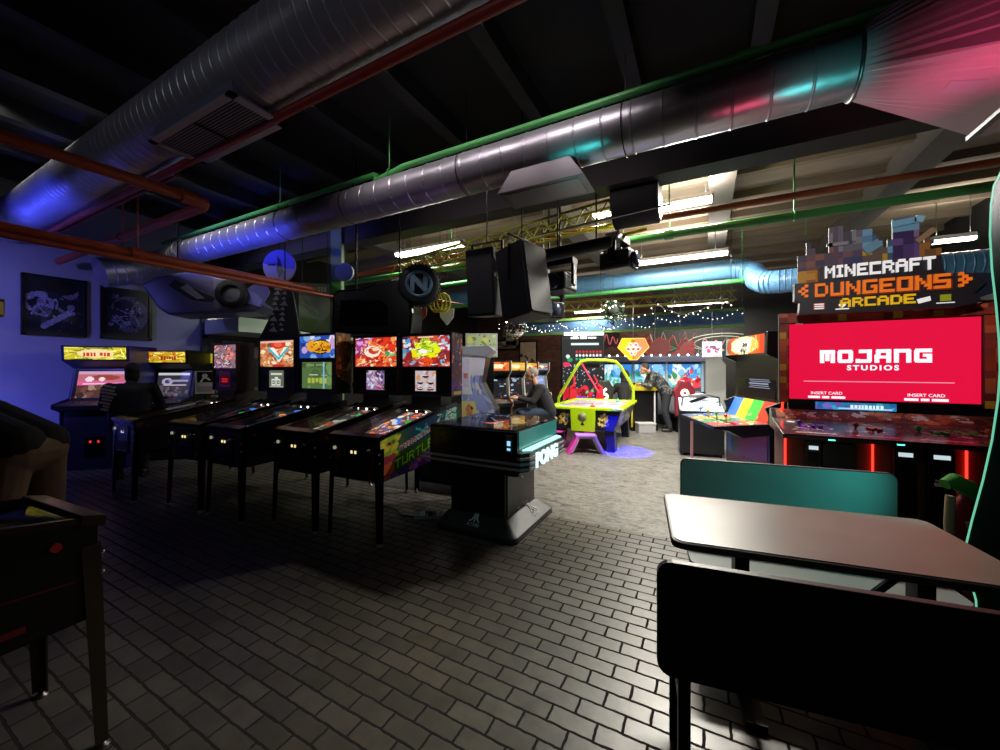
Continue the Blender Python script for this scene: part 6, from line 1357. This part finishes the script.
def person(label, loc, rz, J, top, bottom, hair, hairlen=1, shoes='#161414', vox=.012, extra=None, hood=False, skin=None):
    """J: joints in local coordinates; the figure faces local +X"""
    t = thing('person', label, 'person', loc, rz)
    J = {k: Vector(v) for k, v in J.items()}
    hd, nk, ch, pv = J['head'], J['neck'], J['chest'], J['pelvis']
    face = Vector(J.get('face', (1, 0, 0))).normalized(); upv = (hd-nk).normalized()
    lat = Vector((0, 1, 0))
    mb = MB()
    # torso
    limb(mb, [pv+lat*.07, ch+lat*.07, nk-upv*.03], [.12, .125, .06]); limb(mb, [pv-lat*.07, ch-lat*.07, nk-upv*.03], [.12, .125, .06]); limb(mb, [nk-upv*.08, hd], [.058, .052])
    mb.sph(hd+Vector((0, 0, .01)), (.094, .077, .115), 20, 14)
    mb.sph(hd+face*.03+Vector((0, 0, -.06)), (.062, .055, .06), 14, 10)
    mb.cyl(hd+face*.085+Vector((0, 0, .015)), hd+face*.112+Vector((0, 0, -.025)), .009, .016, 8).sph(hd+face*.108+Vector((0, 0, -.025)), .014, 8, 6)
    mb.sph(hd+face*.082+Vector((0, 0, -.062)), (.014, .024, .008), 8, 6)
    for s in (-1, 1):
        mb.sph(hd+lat*s*.08-face*.005+Vector((0, 0, -.01)), (.02, .01, .03), 10, 8); 
        mb.sph(hd+face*.08+lat*s*.032+Vector((0, 0, .012)), (.012, .016, .01), 8, 6)
    for s, k in ((1, 'l'), (-1, 'r')):
        limb(mb, [J['sh'+k], J['el'+k], J['wr'+k]], [.058, .043, .029])
        dd = (J['wr'+k]-J['el'+k]).normalized(); hand(mb, J['wr'+k], J.get('hd'+k, dd), (0, 0, 1), .7, 1, s)
        limb(mb, [J['hp'+k], J['kn'+k], J['an'+k]], [.092, .06, .042]); mb.sph(J['an'+k]+Vector((.045, 0, -.04)), (.1, .038, .03), 14, 8)
    bd = fuse(mb.build('body', skin or SKIN, t), vox*.6)
    # clothes
    hem = Vector((0, 0, J['hem'].z if 'hem' in J else .02))
    mb = MB(); limb(mb, [pv+lat*.075+hem, ch+lat*.075], [.145, .15]); limb(mb, [pv-lat*.075+hem, ch-lat*.075], [.145, .15]); limb(mb, [ch+lat*.05, nk-upv*.04], [.15, .075]); limb(mb, [ch-lat*.05, nk-upv*.04], [.15, .075])
    for k in 'lr': limb(mb, [ch+(J['sh'+k]-ch)*.5, J['sh'+k], J['el'+k], J['wr'+k]-(J['wr'+k]-J['el'+k])*.06], [.12, .08, .06, .045])
    if hood: mb.sph(hd-face*.02+Vector((0, 0, .015)), (.125, .115, .145), 18, 12).sph(nk, .11, 14, 10)
    jk = fuse(mb.build('jacket', top, t), vox)
    mb = MB(); limb(mb, [pv+lat*.06, pv-lat*.06], [.15, .15])
    for k in 'lr': limb(mb, [J['hp'+k], J['kn'+k], J['an'+k]+Vector((0, 0, .04))], [.112, .08, .062])
    fuse(mb.build('trousers', bottom, t), vox)
    for k in 'lr':
        a_ = J['an'+k]; MB().sph(a_+Vector((.055, 0, -.045)), (.14, .052, .045), 16, 10).sph(a_+Vector((-.02, 0, -.01)), (.055, .05, .06), 14, 8).build('shoe', mat('shoe_'+shoes, shoes, .5), t)
    if not hood or hairlen > 1:
        mb = MB().sph(hd+Vector((0, 0, .035))-face*.022, (.1, .086, .1), 20, 12)
        if hairlen > 1: mb.sph(hd-face*.05+Vector((0, 0, -.06)), (.07, .08, .12), 14, 10)
        fuse(mb.build('hair', hair, t), .012)
    EYE = mat('eye_dark', '#20180f', .2)
    for s in (-1, 1): MB().sph(hd+face*.087+lat*s*.032+Vector((0, 0, .012)), .008, 8, 6).build('eye', EYE, t)
    return t
BJ = mat('black_cloth', '#121214', .85, noise=.2); JN = mat('dark_denim', '#1c2a3c', .85, noise=.25, nscale=30)
SHOE = .085
# seated man in front of the slim cabinets
p = W(541, 400, 7.0)
person('seated person with short grey hair, black jacket and jeans at the slim cabinets', (p.x, p.y, 0), YAW+PI+.1,
    dict(head=(.17, 0, 1.40), neck=(.1, 0, 1.22), chest=(0, 0, 1.05), pelvis=(-.12, 0, .73), shl=(.03, .19, 1.16), ell=(.2, .24, .93), wrl=(.42, .12, .98), shr=(.03, -.19, 1.16), elr=(.2, -.24, .93), wrr=(.42, -.12, .98),
         hpl=(-.08, .1, .72), knl=(.36, .14, .7), anl=(.34, .14, .28+SHOE), hpr=(-.08, -.1, .72), knr=(.36, -.14, .7), anr=(.34, -.14, .28+SHOE), face=(1, 0, -.15)), BJ, JN, mat('grey_hair', '#77706a', .8, noise=.3, nscale=60))
t = thing('bar_stool', 'tall stool with a pale striped skirt under the seated person', 'stool', (p.x-FX*0+RX*.1, p.y+RY*.1, 0), YAW)
MB().lathe([(0, .56), (.19, .56), (.2, .59), (.19, .63), (0, .64)], n=28).build('seat', mat('stool_brown', '#6a5848', .6), t)
for q in range(4):
    a_ = PI/4+q*PI/2; MB().cyl((.15*math.cos(a_), .15*math.sin(a_), .56), (.21*math.cos(a_), .21*math.sin(a_), 0), .015, n=10).build('leg', mat('stool_wood', '#a08868', .6), t)
MB().tube([(.185*math.cos(q*PI/8), .185*math.sin(q*PI/8), .26) for q in range(16)], .01, 8, True).build('foot_ring', STEEL, t)
# hooded person behind the air hockey table
p = W(626, 400, 9.5)
person('person in a black hooded top behind the air hockey table', (p.x, p.y, 0), YAW+PI/2+.1,
    dict(head=(.1, 0, 1.33), neck=(.05, 0, 1.19), chest=(0, 0, 1.0), pelvis=(-.1, 0, .7), shl=(0, .22, 1.08), ell=(.12, .34, .86), wrl=(.36, .22, .92), shr=(0, -.22, 1.08), elr=(.12, -.34, .86), wrr=(.36, -.22, .92),
         hpl=(-.08, .1, .68), knl=(.3, .16, .62), anl=(.25, .16, SHOE), hpr=(-.08, -.1, .68), knr=(.3, -.16, .62), anr=(.25, -.16, SHOE), face=(1, 0, -.1)), BJ, BJ, BJ, hood=True)
# plaid man
pm = bpy.data.materials.new('grey_plaid_cloth'); pm.use_nodes = True; nt = pm.node_tree; b = nt.nodes['Principled BSDF']; tc = nt.nodes.new('ShaderNodeTexCoord'); ck = nt.nodes.new('ShaderNodeTexNoise')
ck.inputs['Scale'].default_value = 9; rp = nt.nodes.new('ShaderNodeValToRGB'); rp.color_ramp.interpolation = 'CONSTANT'; e = rp.color_ramp.elements
e[0].color = (*lin(hx('#26282a')), 1); e[1].position = .5; e[1].color = (*lin(hx('#6a6a66')), 1); e.new(.58).color = (*lin(hx('#3e3e40')), 1)
nt.links.new(tc.outputs['Object'], ck.inputs[0]); nt.links.new(ck.outputs['Fac'], rp.inputs[0]); nt.links.new(rp.outputs[0], b.inputs['Base Color']); b.inputs['Roughness'].default_value = .85
p = G(666, 431)
person('person in a grey patterned shirt and dark trousers bending over the low black cabinet', (p.x, p.y, 0), YAW+PI-.15,
    dict(head=(.5, 0, 1.5), neck=(.38, 0, 1.42), chest=(.24, 0, 1.26), pelvis=(0, 0, .93), shl=(.32, .2, 1.34), ell=(.42, .26, 1.1), wrl=(.58, .14, 1.13), shr=(.32, -.2, 1.34), elr=(.42, -.26, 1.1), wrr=(.58, -.14, 1.13),
         hpl=(0, .1, .92), knl=(.06, .13, .5), anl=(-.04, .15, SHOE), hpr=(0, -.1, .92), knr=(-.02, -.12, .5), anr=(-.14, -.14, SHOE), face=(1, 0, -.5)), pm, mat('dark_trousers', '#1e2228', .85), mat('brown_hair', '#3a2c24', .8), vox=.012)
# person in jacket with white printed sleeve at the left cabinets
p = W(131, 400, 5.35)
t = person('person in a dark jacket with white sleeve print, facing the left wall cabinets', (p.x, p.y, 0), YAW+PI/2+.55,
    dict(head=(.1, 0, 1.46), neck=(.04, 0, 1.32), chest=(0, 0, 1.15), pelvis=(-.08, 0, .86), shl=(0, .22, 1.24), ell=(.1, .3, 1.0), wrl=(.34, .2, 1.04), shr=(0, -.22, 1.24), elr=(.1, -.3, 1.0), wrr=(.34, -.2, 1.04),
         hpl=(-.06, .1, .84), knl=(0, .12, .47), anl=(-.04, .13, SHOE), hpr=(-.06, -.1, .84), knr=(.02, -.12, .47), anr=(-.02, -.13, SHOE), face=(1, 0, -.1)), mat('dark_jacket', '#15151c', .7), BJ, mat('dark_brown_hair', '#1c1614', .7), 2)
for k in range(8): MB().box((-.12+.0*k, .19+.012*(k % 2), 1.27-.045*k), (.05, .12+.02*(k % 3), .024), (.25, 0, 0)).build('sleeve_print', mat('print_white', '#e0dedc', .6), t)
# bending person at near left
BK = mat('tan_cloth', '#7a6850', .85, noise=.15)
p = W(28, 460, 2.6)
person('person bent forward behind the near pinball machine, black top and tan trousers', (p.x, p.y, 0), YAW+PI+.1,
    dict(head=(.62, 0, 1.02), neck=(.5, 0, 1.1), chest=(.33, 0, 1.16), pelvis=(.0, 0, .96), shl=(.4, .2, 1.12), ell=(.52, .26, .88), wrl=(.72, .18, .86), shr=(.4, -.2, 1.12), elr=(.52, -.26, .88), wrr=(.72, -.18, .86),
         hpl=(0, .1, .93), knl=(.04, .13, .5), anl=(-.04, .14, SHOE), hpr=(0, -.1, .93), knr=(.0, -.13, .5), anr=(-.1, -.14, SHOE), face=(1, 0, -.6), hem=(0, 0, .045)), BJ, BK, mat('dark_brown_hair', '#1c1614', .7), vox=.01)
# ------------------------------------------------------------------ unseen lights: coloured washes and added fill
def lamp(kind, loc, e, col, size=.2, tgt=None, ang=60, blend=.5):
    l = bpy.data.lights.new('unseen_light', kind); l.energy = e; l.color = col
    if kind == 'SPOT': l.spot_size = rad(ang); l.spot_blend = blend; l.shadow_soft_size = size
    elif kind == 'AREA': l.size = size
    else: l.shadow_soft_size = size
    o = bpy.data.objects.new('unseen_light', l); COL.objects.link(o); o.location = loc
    if tgt is not None: o.rotation_euler = (Vector(tgt)-Vector(loc)).to_track_quat('-Z', 'Y').to_euler()
    return o
def streak_lamp(loc, L, e, col, tgt):  # unseen light bars, added to give the round ducts long highlights
    l = bpy.data.lights.new('streak_light', 'AREA'); l.shape = 'RECTANGLE'; l.size = L; l.size_y = .05; l.energy = e; l.color = col; l.spread = rad(70)
    o = bpy.data.objects.new('streak_light', l); COL.objects.link(o); o.location = loc
    o.rotation_euler = (Vector(tgt)-Vector(loc)).to_track_quat('-Z', 'Y').to_euler(); return o
# blue wash at the left wall, added blue and white streaks on ducts, magenta and teal washes
lamp('SPOT', (-8.6, .9, .15), 90, (.12, .12, 1), .04, (-9.2, 1.7, 1.3), 100, .9)
lamp('SPOT', (-7.2, -.6, 3.0), 260, (.2, .2, 1), .15, (-9.2, 1.6, 1.7), 85, .9)
streak_lamp((-6.2, 2.6, 2.95), 2.4, 14, (.06, .08, 1), (-6.3, 3.38, 3.5))
streak_lamp((-6.6, 2.5, 4.25), 2.4, 7, (1, .95, .85), (-6.6, 3.38, 3.6))
streak_lamp((-6.6, 1.0, 4.3), 2.0, 6, (1, .95, .85), (-6.6, 1.6, 3.8))
streak_lamp((-2.2, 2.5, 4.2), 3.0, 8, (1, .85, .85), (-2.2, 3.38, 3.6))
streak_lamp((-7.0, 1.05, 3.0), 1.6, 8, (.06, .08, 1), (-7.0, 1.6, 3.55))
lamp('SPOT', (-2.4, 2.6, 2.0), 10, (.6, .35, 1), .1, (-3.0, 3.3, 3.5), 60, .9)
lamp('SPOT', (-1.0, 2.6, 2.3), 22, (.1, 1, .9), .08, (-1.0, 3.38, 3.5), 26, .9)
lamp('SPOT', (.3, 2.9, 2.4), 8, (1, .1, .2), .05, (.4, 3.38, 3.34), 50, .9)
lamp('SPOT', (1.35, 2.7, 2.2), 60, (1, .08, .25), .1, (1.7, 3.3, 3.1), 80, .9)
lamp('SPOT', (.7, 2.6, 2.2), 20, (.1, 1, .9), .08, (.68, 3.3, 3.5), 28, .9)
lamp('SPOT', (1.7, 3.1, 2.3), 160, (1, .16, .32), .04, (1.75, 3.35, 3.1), 140, 1)
lamp('SPOT', (.3, 1.2, 3.0), 170, (1, .95, .9), .05, (1.35, 4.4, 2.3), 42, 1)  # unseen spot added on the camera side to brighten the sign topper
lamp('SPOT', W(628, 300, 5.6), 16000, (.0, .0, 1), .03, G(626, 452), 19, .5)
lamp('SPOT', (1.28, 2.55, 1.02), 17, (.1, .95, .85), .03, (.55, 2.95, .74), 70, 1)
lamp('SPOT', (-7.0, 5.2, 3.9), 60, (.75, 1, .8), .1, (-8.2, 5.6, 1), 120, .8)
lamp('SPOT', (-2.3, 3.7, 4.0), 70, (.95, .97, 1), .1, W(483, 385, 5.8), 50, .8).data.energy = 130  # unseen spot added to brighten the white sided cabinet
lamp('SPOT', (-4.0, 12.0, 4.1), 130, (1, .85, .7), .1, (-4.6, 15, 2.2), 110, .8)  # unseen spot added so the back brick wall shows
lamp('SPOT', (-1.0, -1.8, 4.1), 45, (.9, .92, 1), .3, (-1.5, 6, 3.0), 100, 1)  # unseen weak fill added from the camera side
lamp('SPOT', (-4.5, -1.8, 4.1), 30, (.8, .82, 1), .3, (-5.0, 4, 2.5), 90, 1)  # second unseen fill, added for the left half
lamp('SPOT', (-3.6, 7.6, 3.9), 150, (1, .92, .8), .2, (-3.4, 9.4, 0), 120, 1)
